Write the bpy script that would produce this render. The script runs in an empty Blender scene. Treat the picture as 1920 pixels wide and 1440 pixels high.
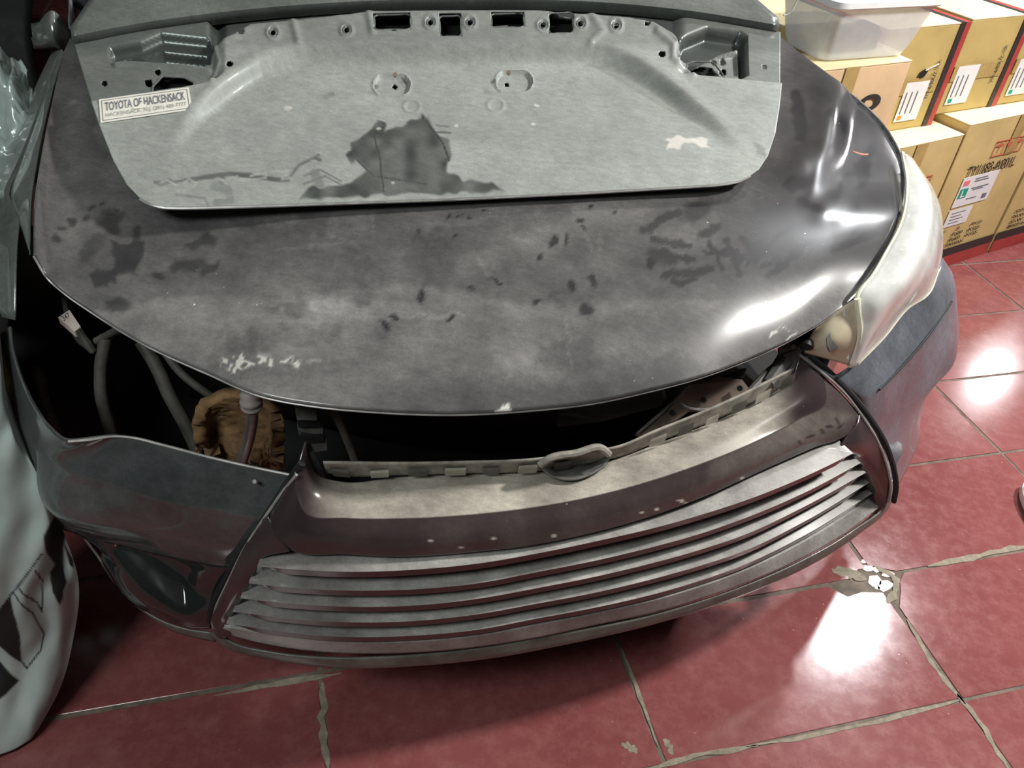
import bpy, bmesh, math, random
import numpy as np
from mathutils import Vector
random.seed(7); rng = np.random.RandomState(5)
C = bpy.context.scene.collection
sc = bpy.context.scene

# ------------------------------------------------------------------ camera
FOC = 1560.0; PITCH = math.radians(38.5); ROLL = math.radians(5.5); CAMH = 1.5
fw = np.array([0, math.cos(PITCH), -math.sin(PITCH)]); r0 = np.array([1., 0, 0]); u0 = np.cross(r0, fw)
rt = r0*math.cos(ROLL)+u0*math.sin(ROLL); up = -r0*math.sin(ROLL)+u0*math.cos(ROLL)
ORG = np.array([0, 0, CAMH])
cam = bpy.data.cameras.new('camera'); co = bpy.data.objects.new('camera', cam); C.objects.link(co)
from mathutils import Matrix
M = Matrix(((rt[0], up[0], -fw[0], 0), (rt[1], up[1], -fw[1], 0), (rt[2], up[2], -fw[2], CAMH), (0, 0, 0, 1)))
co.matrix_world = M
cam.sensor_width = 36; cam.lens = FOC/1920*36; cam.clip_start = 0.02
sc.camera = co
# ------------------------------------------------------------------ light
w = bpy.data.worlds.new('world'); sc.world = w; w.use_nodes = True
w.node_tree.nodes['Background'].inputs[0].default_value = (0.75, 0.85, 1.0, 1)
w.node_tree.nodes['Background'].inputs[1].default_value = 0.05
def area(name, loc, size, size_y, power, col=(1, 1, 1), target=None):
    l = bpy.data.lights.new(name, 'AREA'); l.shape = 'RECTANGLE'; l.size = size; l.size_y = size_y
    l.energy = power; l.color = col
    o = bpy.data.objects.new(name, l); C.objects.link(o); o.location = loc
    if target:
        d = Vector(target)-Vector(loc); o.rotation_euler = d.to_track_quat('-Z', 'Y').to_euler()
    return o
area('lamp_near', (2.2, 3.25, 2.72), 0.17, 0.17, 62, (0.96, 0.98, 1.0), (0.8, 1.7, 0))
area('lamp_over', (2.35, 1.55, 2.78), 0.28, 0.16, 115, (1.0, 0.97, 0.93), (.3, 1.2, 0))
area('fill_left', (-1.1, -0.5, 2.55), 0.9, 0.5, 32, (0.93, 1.0, 0.98), (-.4, 1.0, .4))  # soft fill added to lift the left side and the front floor
area('lamp_far', (4.2, 6.05, 2.72), 0.22, 0.22, 30, (1, 1, 1))
sc.view_settings.view_transform = 'Standard'; sc.view_settings.look = 'None'
sc.view_settings.gamma = 1; sc.view_settings.use_curve_mapping = False
sc.view_settings.exposure = 0.0

# ------------------------------------------------------------------ survey helpers
def ray(px, py): return fw+rt*(px-960)/FOC-up*(py-720)/FOC
def Z(px, py, z):
    d = ray(px, py); return ORG+d*((z-CAMH)/d[2])
def project(P):
    D = P-ORG; k = D@fw
    return 960+FOC*(D@rt)/k, 720-FOC*(D@up)/k
def row(pts, z=None): return [Z(p[0], p[1], p[2] if len(p) > 2 else z) for p in pts]
def catmull(pts, n):
    P = np.array(pts, float)
    if len(P) == 2:
        t = np.linspace(0, 1, n)[:, None]; return P[0]*(1-t)+P[1]*t
    d = np.maximum(np.linalg.norm(np.diff(P, axis=0), axis=1), 1e-5)
    s = np.concatenate([[0], np.cumsum(d)]); T = np.linspace(0, s[-1], n)
    m = np.zeros_like(P)
    m[1:-1] = ((P[1:-1]-P[:-2])/d[:-1, None]*d[1:, None]+(P[2:]-P[1:-1])/d[1:, None]*d[:-1, None])/(d[1:]+d[:-1])[:, None]
    m[0] = (P[1]-P[0])/d[0]; m[-1] = (P[-1]-P[-2])/d[-1]
    k = np.clip(np.searchsorted(s, T, 'right')-1, 0, len(P)-2)
    h = d[k][:, None]; t = ((T-s[k])/d[k])[:, None]
    return (2*t**3-3*t**2+1)*P[k]+(t**3-2*t**2+t)*h*m[k]+(-2*t**3+3*t**2)*P[k+1]+(t**3-t**2)*h*m[k+1]
def grid_loft(rows, nu, nv, sharp=()):
    R = np.array([catmull(r, nu) for r in rows])       # rows x nu x 3
    if len(rows) == 2:
        t = np.linspace(0, 1, nv)[:, None, None]; return R[0]*(1-t)+R[1]*t
    cuts = [0]+[s for s in sharp if 0 < s < len(rows)-1]+[len(rows)-1]
    out = []
    for a, b in zip(cuts[:-1], cuts[1:]):
        n = max(3, int(nv*(b-a)/(len(rows)-1))+1)
        seg = np.stack([catmull(R[a:b+1, j], n) for j in range(nu)], 1)
        out.append(seg if a == 0 else seg[1:])
    return np.concatenate(out, 0)
def mesh_obj(name, verts, faces, mat, parent=None, smooth=True, angle=40):
    me = bpy.data.meshes.new(name)
    V = np.array(verts, float).reshape(-1, 3)
    off = Vector((0, 0, 0))
    p = parent
    while p is not None: off = off+p.location; p = p.parent
    V = V-np.array(off)
    me.from_pydata(V.tolist(), [], faces if isinstance(faces, list) else faces.tolist())
    me.update()
    if smooth:
        me.polygons.foreach_set('use_smooth', [True]*len(me.polygons)); me.set_sharp_from_angle(angle=math.radians(angle))
    o = bpy.data.objects.new(name, me); C.objects.link(o)
    if mat: me.materials.append(mat)
    if parent: o.parent = parent
    return o
def grid_faces(nv, nu, mask=None):
    i = np.arange(nv-1)[:, None]*nu+np.arange(nu-1)[None]
    f = np.stack([i, i+nu, i+nu+1, i+1], -1).reshape(-1, 4)
    if mask is not None: f = f[mask.reshape(-1)]
    return f
def surf(name, G, mat, parent=None, thick=0.0025, mask=None, angle=40):
    nv, nu = G.shape[:2]
    o = mesh_obj(name, G.reshape(-1, 3), grid_faces(nv, nu, mask), mat, parent, True, angle)
    if thick:
        m = o.modifiers.new('thickness', 'SOLIDIFY'); m.thickness = thick; m.offset = -1
    return o
def tube(name, pts, rad, mat, parent=None, n=40, seg=10):
    P = catmull(pts, n) if len(pts) > 2 else catmull(pts, 2); n = len(P)
    rad = np.interp(np.linspace(0, 1, n), np.linspace(0, 1, len(rad)), rad) if hasattr(rad, '__len__') else np.full(n, rad)
    T = np.gradient(P, axis=0); T /= np.linalg.norm(T, axis=1)[:, None]
    a = np.cross(T, [0.3, 0.2, 1.0]); a /= np.linalg.norm(a, axis=1)[:, None]; b = np.cross(T, a)
    th = np.linspace(0, 2*math.pi, seg, endpoint=False)
    V = P[:, None]+rad[:, None, None]*(np.cos(th)[None, :, None]*a[:, None]+np.sin(th)[None, :, None]*b[:, None])
    F = [[i*seg+j, i*seg+(j+1) % seg, (i+1)*seg+(j+1) % seg, (i+1)*seg+j] for i in range(n-1) for j in range(seg)]
    F += [list(range(seg))[::-1], [(n-1)*seg+j for j in range(seg)]]
    return mesh_obj(name, V.reshape(-1, 3), F, mat, parent)
def box_part(name, o, ax, ay, az, mat, parent=None, bev=0.0):
    o, ax, ay, az = map(np.array, (o, ax, ay, az))
    V = [o+ax*i+ay*j+az*k for k in (0, 1) for j in (0, 1) for i in (0, 1)]
    F = [[0, 2, 3, 1], [4, 5, 7, 6], [0, 1, 5, 4], [2, 6, 7, 3], [0, 4, 6, 2], [1, 3, 7, 5]]
    if np.dot(np.cross(ax, ay), az) < 0: F = [f[::-1] for f in F]
    ob = mesh_obj(name, V, F, mat, parent, False)
    if bev:
        m = ob.modifiers.new('bevel', 'BEVEL'); m.width = bev; m.segments = 2
    return ob
def prism(name, poly, ext, mat, parent=None):
    P = np.array(poly); n = len(P); V = np.concatenate([P, P+np.array(ext)])
    F = [list(range(n)), list(range(n, 2*n))[::-1]]+[[i, (i+1) % n+0, (i+1) % n+n, i+n] for i in range(n)]
    o = mesh_obj(name, V, F, mat, parent, False)
    bm = bmesh.new(); bm.from_mesh(o.data); bmesh.ops.recalc_face_normals(bm, faces=bm.faces); bm.to_mesh(o.data); bm.free()
    return o
def empty(name, loc, label, cat, group=None):
    o = bpy.data.objects.new(name, None); C.objects.link(o); o.location = loc; o.empty_display_size = .1
    return tag(o, label, cat, group)
def tag(o, label=None, cat=None, group=None, kind=None):
    for k, v in (('label', label), ('category', cat), ('group', group), ('kind', kind)):
        if v: o[k] = v
    return o
def text_part(name, s, org, ax, ay, h, mat, parent, squash=1.0, bold=0.0, lift=0.0006, fit=None):
    cu = bpy.data.curves.new(name, 'FONT'); cu.body = s; cu.size = 1; cu.offset = bold; cu.extrude = 0.0
    to = bpy.data.objects.new('tmp', cu); C.objects.link(to)
    dg = bpy.context.evaluated_depsgraph_get(); dg.update()
    me = bpy.data.meshes.new_from_object(to.evaluated_get(dg)); bpy.data.objects.remove(to)
    co_ = np.empty(len(me.vertices)*3); me.vertices.foreach_get('co', co_); co_ = co_.reshape(-1, 3)
    x0, x1 = co_[:, 0].min(), co_[:, 0].max(); y0, y1 = co_[:, 1].min(), co_[:, 1].max()
    ax = np.array(ax)/np.linalg.norm(ax); ay = np.array(ay)/np.linalg.norm(ay); n = np.cross(ax, ay); n /= np.linalg.norm(n)
    k = h/(y1-y0) if True else h
    kx = (fit/(x1-x0)) if fit else k*squash
    V = np.array(org)+(co_[:, :1]-x0)*kx*ax+(co_[:, 1:2]-y0)*k*ay+n*lift
    F = [list(p.vertices) for p in me.polygons]
    return mesh_obj(name, V, F, mat, parent, False)

# ------------------------------------------------------------------ pixel-free mask maths (u,v are authoring coordinates)
def seg_dist(X, Y, pts):
    D = np.full(X.shape, 1e9)
    for (x0, y0), (x1, y1) in zip(pts[:-1], pts[1:]):
        dx, dy = x1-x0, y1-y0; t = np.clip(((X-x0)*dx+(Y-y0)*dy)/(dx*dx+dy*dy+1e-9), 0, 1)
        D = np.minimum(D, np.hypot(X-x0-t*dx, Y-y0-t*dy))
    return D
def inside(X, Y, poly):
    r = np.zeros(X.shape, bool); n = len(poly)
    for i in range(n):
        x0, y0 = poly[i]; x1, y1 = poly[(i+1) % n]
        if y0 == y1: continue
        c = ((y0 > Y) != (y1 > Y)) & (X < (x1-x0)*(Y-y0)/(y1-y0)+x0); r ^= c
    return r
def sm(a, b, x): t = np.clip((x-a)/(b-a), 0, 1); return t*t*(3-2*t)
def vnoise(X, Y, s, seed=0):
    X = X/s; Y = Y/s; xi = np.floor(X).astype(int); yi = np.floor(Y).astype(int); fx = X-xi; fy = Y-yi
    fx = fx*fx*(3-2*fx); fy = fy*fy*(3-2*fy)
    def h(a, b):
        v = np.sin(a*127.1+b*311.7+seed*74.7)*43758.5453; return v-np.floor(v)
    return (h(xi, yi)*(1-fx)+h(xi+1, yi)*fx)*(1-fy)+(h(xi, yi+1)*(1-fx)+h(xi+1, yi+1)*fx)*fy
def polymask(X, Y, poly, soft=5, wob=0):
    P = list(poly)+[poly[0]]
    Xw = X+wob*(vnoise(X, Y, 14, 3)-.5)*2; Yw = Y+wob*(vnoise(X, Y, 14, 9)-.5)*2
    d = seg_dist(Xw, Yw, P); s = np.where(inside(Xw, Yw, poly), d, -d)
    return sm(-soft, soft, s)
def ell(X, Y, x, y, rx, ry, ang=0, soft=.25):
    a = math.radians(ang); dx = X-x; dy = Y-y
    q = np.hypot((dx*math.cos(a)+dy*math.sin(a))/rx, (-dx*math.sin(a)+dy*math.cos(a))/ry)
    return 1-sm(1-soft, 1+soft, q)
def stroke(X, Y, pts, w_): return 1-sm(w_*.5, w_*1.2, seg_dist(X, Y, pts))
def set_attr(o, name, cols):
    a = o.data.color_attributes.new(name, 'FLOAT_COLOR', 'POINT')
    c = np.ones((len(o.data.vertices), 4)); c[:, :3] = cols; a.data.foreach_set('color', c.reshape(-1))

# ------------------------------------------------------------------ materials
def nt(name):
    m = bpy.data.materials.new(name); m.use_nodes = True; t = m.node_tree
    return m, t, t.nodes['Principled BSDF']
def N(t, typ, **kw):
    n = t.nodes.new(typ)
    for k, v in kw.items():
        if k in n.inputs: n.inputs[k].default_value = v
        else: setattr(n, k, v)
    return n
def noise(t, scale, detail=4, rough=.6, stretch=None, coord='Object'):
    tc = t.nodes.new('ShaderNodeTexCoord'); n = t.nodes.new('ShaderNodeTexNoise')
    n.inputs['Scale'].default_value = scale; n.inputs['Detail'].default_value = detail; n.inputs['Roughness'].default_value = rough
    if stretch:
        mp = t.nodes.new('ShaderNodeMapping'); mp.inputs['Scale'].default_value = stretch[:3]
        if len(stretch) > 3: mp.inputs['Rotation'].default_value = (0, 0, stretch[3])
        t.links.new(tc.outputs[coord], mp.inputs[0]); t.links.new(mp.outputs[0], n.inputs[0])
    else: t.links.new(tc.outputs[coord], n.inputs[0])
    return n.outputs['Fac']
def rng_(t, sock, a, b, c=0., d=1.):
    n = t.nodes.new('ShaderNodeMapRange'); n.inputs[1].default_value = a; n.inputs[2].default_value = b
    n.inputs[3].default_value = c; n.inputs[4].default_value = d; t.links.new(sock, n.inputs[0]); return n.outputs[0]
def mth(t, op, a, b):
    n = t.nodes.new('ShaderNodeMath'); n.operation = op; n.use_clamp = (op in ('ADD', 'MULTIPLY', 'SUBTRACT'))
    for i, v in enumerate((a, b)):
        if hasattr(v, 'links'): t.links.new(v, n.inputs[i])
        else: n.inputs[i].default_value = v
    return n.outputs[0]
def mixc(t, fac, a, b):
    n = t.nodes.new('ShaderNodeMix'); n.data_type = 'RGBA'
    for s, v in ((n.inputs[0], fac), (n.inputs[6], a), (n.inputs[7], b)):
        if hasattr(v, 'links'): t.links.new(v, s)
        elif isinstance(v, tuple): s.default_value = (*v, 1)
        else: s.default_value = v
    return n.outputs[2]
def bump(t, sock, bsdf, strength=.2, dist=.002):
    b = t.nodes.new('ShaderNodeBump'); b.inputs['Strength'].default_value = strength; b.inputs['Distance'].default_value = dist
    t.links.new(sock, b.inputs['Height']); t.links.new(b.outputs[0], bsdf.inputs['Normal'])
def simple(name, col, rough=.5, metal=0., var=.15, scale=30, bmp=0., spec=.5, coat=0.):
    m, t, b = nt(name); f = noise(t, scale)
    c2 = tuple(min(1, c*(1+var)) for c in col); c1 = tuple(c*(1-var) for c in col)
    t.links.new(mixc(t, rng_(t, f, .3, .7), c1, c2), b.inputs['Base Color'])
    t.links.new(rng_(t, f, .2, .8, max(.02, rough-.07), min(1, rough+.07)), b.inputs['Roughness'])
    b.inputs['Metallic'].default_value = metal; b.inputs['Specular IOR Level'].default_value = spec
    b.inputs['Coat Weight'].default_value = coat
    if bmp: bump(t, noise(t, scale*4), b, bmp)
    return m
def paint(name, base, dust, amt=.4, var=.35, rough=.13, attr=None, metal=0., crough=.06, specks=0., stretch=None, dscale=6, drough=.75, chip=(.75, .72, .66), coat=1.0):
    """glossy lacquer under a layer of dust; attr.r multiplies the dust, attr.g wipes it off, attr.b shows chips"""
    m, t, b = nt(name)
    b.inputs['Base Color'].default_value = (*base, 1); b.inputs['Roughness'].default_value = rough
    b.inputs['Metallic'].default_value = metal; b.inputs['Coat Weight'].default_value = coat; b.inputs['Coat Roughness'].default_value = crough
    n1 = noise(t, dscale, 6, .65, stretch); n2 = noise(t, 55, 5, .7, (1, 2.2, 1, .4)); n3 = noise(t, 260, 2, .6)
    f = mth(t, 'MULTIPLY', rng_(t, n1, .25, .75, 1-var*1.3, 1+var), amt)
    f = mth(t, 'MULTIPLY', f, rng_(t, n2, .3, .7, .82, 1.18))
    f = mth(t, 'MULTIPLY', f, rng_(t, n3, .3, .7, .9, 1.1))
    D = t.nodes.new('ShaderNodeBsdfPrincipled'); D.inputs['Roughness'].default_value = drough; D.inputs['Specular IOR Level'].default_value = .25
    dc = mixc(t, rng_(t, noise(t, 9, 3), .3, .7), tuple(c*.88 for c in dust), tuple(c*1.12 for c in dust))
    chips = None
    if attr:
        a = t.nodes.new('ShaderNodeAttribute'); a.attribute_name = attr
        s = t.nodes.new('ShaderNodeSeparateColor'); t.links.new(a.outputs['Color'], s.inputs[0])
        f = mth(t, 'MULTIPLY', f, s.outputs[0]); inv = mth(t, 'SUBTRACT', 1.0, s.outputs[1]); f = mth(t, 'MULTIPLY', f, inv)
        chips = s.outputs[2]
    if specks:
        tc = t.nodes.new('ShaderNodeTexCoord'); v = t.nodes.new('ShaderNodeTexVoronoi'); v.inputs['Scale'].default_value = 24
        t.links.new(tc.outputs['Object'], v.inputs[0])
        sp = mth(t, 'MULTIPLY', rng_(t, v.outputs['Distance'], .03, .045, 1, 0), rng_(t, noise(t, 3, 2), .48, .56, 0, specks))
        v2 = t.nodes.new('ShaderNodeTexVoronoi'); v2.inputs['Scale'].default_value = 60; t.links.new(tc.outputs['Object'], v2.inputs[0])
        sp2 = mth(t, 'MULTIPLY', rng_(t, v2.outputs['Distance'], .05, .07, 1, 0), rng_(t, noise(t, 5, 2), .52, .6, 0, specks*.6))
        sp = mth(t, 'MAXIMUM', sp, sp2)
        chips = mth(t, 'MAXIMUM', chips, sp) if chips is not None else sp
    if chips is not None:
        dc = mixc(t, chips, dc, chip); f = mth(t, 'MAXIMUM', f, chips)
    t.links.new(dc, D.inputs['Base Color'])
    mx = t.nodes.new('ShaderNodeMixShader'); t.links.new(f, mx.inputs[0]); t.links.new(b.outputs[0], mx.inputs[1]); t.links.new(D.outputs[0], mx.inputs[2])
    t.links.new(mx.outputs[0], t.nodes['Material Output'].inputs[0])
    return m
BLK = (.012, .013, .016)
m_hood = paint('hood_paint', BLK, (.29, .28, .27), .42, .5, .2, 'dirt_light', specks=.9, drough=.45, crough=.09)
m_body = paint('body_paint', (.012, .014, .015), (.25, .27, .27), .22, .5, .10)
m_body_r = paint('clean_black_paint', (.010, .011, .014), (.22, .24, .28), .42, .5, .09)
m_deep_black = paint('deep_black_enamel', (.008, .009, .010), (.2, .22, .22), .05, .5, .12)  # deeper black with less dust, used in the fog lamp recess
m_fender = paint('fender_paint', (.02, .024, .023), (.26, .29, .27), .35, .5, .2)
m_grille = paint('grille_plastic', (.030, .018, .022), (.55, .51, .43), .42, .35, .22, 'dirt_light', dscale=9, coat=.5, specks=.4)
m_slat = paint('slat_plastic', (.030, .020, .023), (.50, .49, .46), .50, .3, .25, 'dirt_light', dscale=12, coat=.4)
m_lip = paint('lip_rubber', (.018, .018, .018), (.35, .33, .28), .30, .6, .35, dscale=14, coat=.2)
m_flange = simple('dusty_flange_plastic', (.30, .28, .24), .7, var=.4, scale=40)
m_alu_d = simple('pale_flange_tab', (.42, .40, .34), .6, var=.3)
m_flange_d = simple('dark_flange_plastic', (.10, .095, .085), .6, var=.4, scale=40)
m_lid = paint('lid_paint', (.045, .056, .052), (.34, .36, .335), .78, .12, .32, 'dirt_light', metal=.6, specks=.25, dscale=3, drough=.6, coat=.3)
m_lid_in = paint('lid_inner_paint', (.09, .10, .10), (.25, .27, .25), .4, .3, .25, None, metal=.7, dscale=8, coat=.6)
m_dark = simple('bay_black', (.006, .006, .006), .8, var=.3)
m_blackp = simple('black_plastic', (.018, .018, .019), .4, var=.3)
m_grey_p = simple('dusty_black_plastic', (.10, .098, .092), .6, var=.4, scale=50)
m_rubber = simple('seal_rubber', (.008, .008, .009), .75, var=.2)
m_edge = simple('pale_edge', (.35, .34, .33), .35, metal=.3, var=.3)
m_alu = simple('aluminium', (.62, .60, .56), .35, metal=.85, var=.25, scale=25)
m_rust = simple('dirty_bracket', (.26, .20, .16), .45, metal=.5, var=.35, scale=20)
m_foam = simple('brown_foam', (.20, .115, .05), .9, var=.5, scale=25, bmp=.4)
m_conn = simple('pink_connector', (.72, .60, .54), .5, var=.1)
m_hose = simple('dusty_hose', (.07, .065, .055), .65, var=.5, scale=30)
m_white = simple('white_card', (.80, .81, .83), .6, var=.04)
m_ink = simple('ink', (.03, .028, .025), .7, var=.2)
m_grey_ink = simple('grey_ink', (.16, .16, .19), .7, var=.2)
m_red_ink = simple('red_ink', (.55, .13, .08), .7, var=.2)
m_green = simple('green_label', (.0, .36, .25), .6, var=.05)
m_orange = simple('orange_label', (.85, .30, .05), .6, var=.05)
m_pink = simple('pink_label', (.85, .22, .25), .6, var=.05)

# ------------------------------------------------------------------ room and floor
TA = math.radians(17.5)
ea = np.array([math.cos(TA), math.sin(TA), 0]); eb = np.array([-math.sin(TA), math.cos(TA), 0])
def floor_mat():
    m, t, b = nt('red_floor_tile'); n1 = noise(t, 2.3, 6, .65); n2 = noise(t, 25, 6, .75)
    c = mixc(t, rng_(t, n1, .3, .7), (.185, .050, .050), (.26, .085, .083))
    c = mixc(t, rng_(t, n2, .45, .75, 0, .45), c, (.36, .16, .15))
    sc1 = noise(t, 1.0, 8, .8, (14, 90, 1, .9)); c = mixc(t, rng_(t, sc1, .66, .74, 0, .35), c, (.45, .28, .25))
    sc2 = noise(t, 1.0, 8, .8, (110, 12, 1, .3)); c = mixc(t, rng_(t, sc2, .67, .75, 0, .35), c, (.45, .28, .25))
    tc = t.nodes.new('ShaderNodeTexCoord'); v = t.nodes.new('ShaderNodeTexVoronoi'); v.inputs['Scale'].default_value = 26; t.links.new(tc.outputs['Object'], v.inputs[0])
    sp = mth(t, 'MULTIPLY', rng_(t, v.outputs['Distance'], .03, .06, 1, 0), rng_(t, noise(t, 4, 3), .47, .6, 0, .8)); c = mixc(t, sp, c, (.52, .36, .33))
    t.links.new(c, b.inputs['Base Color'])
    r = rng_(t, n2, .3, .8, .12, .20); t.links.new(r, b.inputs['Roughness'])
    b.inputs['Specular IOR Level'].default_value = .5; bump(t, n1, b, .02, .002)
    return m
m_tile = floor_mat()
m_grout = simple('tile_mortar', (.15, .12, .095), .9, var=.4, scale=30, bmp=.4)
m_smear = simple('cement_smears', (.25, .22, .165), .9, var=.3, scale=60, bmp=.4)
fl = box_part('floor', (-5, -2, -.12), (12, 0, 0), (0, 11, 0), (0, 0, .1185), m_grout); tag(fl, kind='structure')
TW, TH, G0 = .6235, .32, .0042
OA, OB = 1.235, .649            # a joint crossing in tile coordinates
CRK = OA*ea+(OB+TH)*eb           # the broken corner
def AL(i): return OA+i*TW-{-1: .037, -2: .022}.get(i, 0)
def tile_poly(i, j):
    g = G0*(1+.5*rng.rand()); a0, a1 = AL(i)+g, AL(i+1)-g; b0, b1 = OB+j*TH+g*.9, OB+(j+1)*TH-g*.9
    return [[a0, b0], [a1, b0], [a1, b1], [a0, b1]]
for i in range(-5, 5):
    for j in range(-6, 18):
        P = tile_poly(i, j)
        if (i, j) == (0, 0):  P = P[:3]+[[P[3][0]+.075, P[3][1]], [P[3][0]+.05, P[3][1]-.02], [P[3][0]+.035, P[3][1]-.045], [P[3][0]+.004, P[3][1]-.085]]
        if (i, j) == (-1, 0): P = P[:2]+[[P[2][0], P[2][1]-.04], [P[2][0]-.05, P[2][1]-.030], [P[2][0]-.09, P[2][1]-.036], [P[2][0]-.12, P[2][1]]]+P[3:]
        if (i, j) == (0, 1):  P = [[P[0][0]+.06, P[0][1]+.0], [P[1][0], P[1][1]], P[2], P[3], [P[0][0]+.0, P[0][1]+.03], [P[0][0]+.02, P[0][1]+.018]]
        if (i, j) == (-1, 1): P = [P[0], [P[1][0]-.05, P[1][1]], [P[1][0]-.02, P[1][1]+.02], [P[1][0], P[1][1]+.02]]+P[2:]
        P3 = [np.array(a*ea+b*eb) for a, b in P]; c = sum(P3)/len(P3)
        X, Y = project(c)
        if not (-1500 < X < 4200 and -900 < Y < 3200): continue
        dz = rng.rand()*.0006
        n = len(P3); cm = c
        top = [cm+(p-cm)*.9955+np.array([0, 0, dz]) for p in P3]; bot = [p+np.array([0, 0, -.0017]) for p in P3]
        V = top+[p+np.array([0, 0, -.0004+dz]) for p in P3]+bot
        F = [list(range(n))]+[[k+n, (k+1) % n+n, (k+1) % n, k] for k in range(n)]+[[k+2*n, (k+1) % n+2*n, (k+1) % n+n, k+n] for k in range(n)]
        mesh_obj('floor_tile', V, F, m_tile, fl, False)
# white chips of broken tile bedded in the mortar
m_chip = simple('white_tile_chip', (.80, .76, .70), .35, var=.05)
m_chip2 = simple('pink_tile_chip', (.42, .22, .21), .25, var=.1)
for k, (cx, cy, rr, q, mm) in enumerate([(1585, 1055, 13, .7, m_chip2), (1628, 1066, 13, .5, m_chip), (1645, 1068, 9, .7, m_chip), (1640, 1088, 13, 1, m_chip), (1660, 1098, 15, .8, m_chip),
                                          (1663, 1077, 14, .5, m_chip2), (1622, 1053, 10, .4, m_chip2), (1645, 1103, 6, .6, m_chip), (1690, 1062, 17, .4, m_chip2)]):
    pts = []
    for s in range(6):
        a = 2*math.pi*s/6+rng.rand()*.5; r_ = rr*(.75+.4*rng.rand()); pts.append(Z(cx+math.cos(a)*r_, cy-math.sin(a)*r_*q, -.0010))
    prism('tile_chip', pts, (0, 0, .0012), mm, fl)
# smears of cement along the joints
def smear(pts, wd):
    Q = catmull([Z(x, y, .0009) for x, y in pts], 30); T = np.gradient(Q, axis=0); T /= np.linalg.norm(T, axis=1)[:, None]; S = np.cross(T, [0, 0, 1])
    L = []; R = []; wl, wr_ = np.interp(np.arange(30), np.arange(0, 33, 3), rng.rand(11)), np.interp(np.arange(30), np.arange(0, 33, 3), rng.rand(11))
    for k in range(30):
        e = math.sin(math.pi*min(1, (k+.5)/30))**.4; L.append(Q[k]+S[k]*wd*e*(.3+1.2*wl[k])); R.append(Q[k]-S[k]*wd*e*(.3+1.2*wr_[k]))
    G = np.array([L, R]); mesh_obj('cement_smear', G.reshape(-1, 3), grid_faces(2, 30)[:, ::-1], m_smear, fl, False)
for pts, wd in [([(400, 1305), (520, 1283), (640, 1262)], .006), ([(604, 1280), (606, 1350), (616, 1440)], .008), ([(1165, 1215), (1190, 1280), (1235, 1400)], .004), ([(1220, 1440), (1300, 1418), (1420, 1398)], .006), ([(1400, 1400), (1560, 1372), (1700, 1338), (1800, 1312)], .005),
                ([(1700, 1160), (1760, 1260), (1810, 1320)], .0055), ([(1740, 1062), (1830, 1042), (1930, 1022)], .009), ([(1795, 1300), (1850, 1375), (1890, 1440)], .007),
                ([(1560, 1070), (1590, 1072), (1625, 1085)], .016), ([(1640, 1060), (1680, 1085), (1665, 1130)], .012), ([(1165, 1395), (1182, 1400), (1195, 1412)], .008), ([(1245, 1385), (1255, 1400), (1262, 1415)], .006)]:
    smear(pts, wd)
m_wall = simple('wall_plaster', (.42, .43, .42), .8, var=.06, scale=4)
m_ceil = simple('ceiling_plaster', (.62, .64, .64), .8, var=.04, scale=3)
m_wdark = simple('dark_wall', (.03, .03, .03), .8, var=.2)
tag(box_part('wall_back', (-5, 9, 0), (12, 0, 0), (0, .1, 0), (0, 0, 2.9), m_wall), kind='structure')
tag(box_part('wall_right', (7, -2, 0), (.1, 0, 0), (0, 11, 0), (0, 0, 2.9), m_wall), kind='structure')
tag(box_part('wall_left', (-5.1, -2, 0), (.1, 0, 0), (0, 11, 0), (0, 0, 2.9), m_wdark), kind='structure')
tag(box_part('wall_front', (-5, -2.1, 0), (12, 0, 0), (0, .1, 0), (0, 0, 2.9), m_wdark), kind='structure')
tag(box_part('ceiling', (-5, -2, 2.9), (12, 0, 0), (0, 11, 0), (0, 0, .1), m_ceil), kind='structure')

# ------------------------------------------------------------------ car
car = empty('car', (0.0, 1.9, 0.0), 'black car with dusty bonnet, loosened front bumper and one missing headlight', 'car')
bk = np.array([-.42, .906, 0]); sd = np.array([.906, .42, 0])       # car axes: to the rear, to the right of the picture
# --- hood: Coons patch between its four edges
E_front = catmull(row([(62, 478, .845), (76, 505, .82), (110, 540, .80), (180, 590, .775), (280, 650, .755), (390, 700, .742), (490, 742, .738), (600, 762, .735), (700, 771, .733), (860, 776, .732), (1000, 768, .732), (1100, 757, .733), (1220, 732, .735), (1300, 711, .738), (1400, 675, .742), (1480, 638, .75), (1550, 597, .76), (1603, 558, .775)]), 460)
E_right = catmull(row([(1603, 558, .775), (1640, 500, .80), (1680, 425, .825), (1697, 350, .843), (1690, 288, .855), (1652, 226, .88), (1590, 170, .905), (1518, 121, .935), (1466, 76, .965), (1420, 35, .985)]), 240)
E_left = catmull(row([(62, 478, .845), (63, 400, .865), (75, 305, .89), (92, 220, .92), (106, 165, .945), (126, 95, .97), (150, 30, .985)]), 240)
E_rear = catmull(np.array([E_left[-1], (E_left[-1]+E_right[-1])/2+bk*.12+np.array([0, 0, .05]), E_right[-1]]), 460)
nu, nv = 460, 240
u = np.linspace(0, 1, nu)[None, :, None]; v = np.linspace(0, 1, nv)[:, None, None]
Sc = (1-v)*E_front[None]+v*E_rear[None]; Sd = (1-u)*E_left[:, None]+u*E_right[:, None]
B = (1-u)*(1-v)*E_front[0]+u*(1-v)*E_front[-1]+(1-u)*v*E_rear[0]+u*v*E_rear[-1]
Hd = Sc+Sd-B
uu = u[..., 0]; vv = v[..., 0]
Hd[..., 2] += .043*(1-(2*uu-1)**6)*(1-(1-vv)**5)*(1-vv**3)
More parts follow.
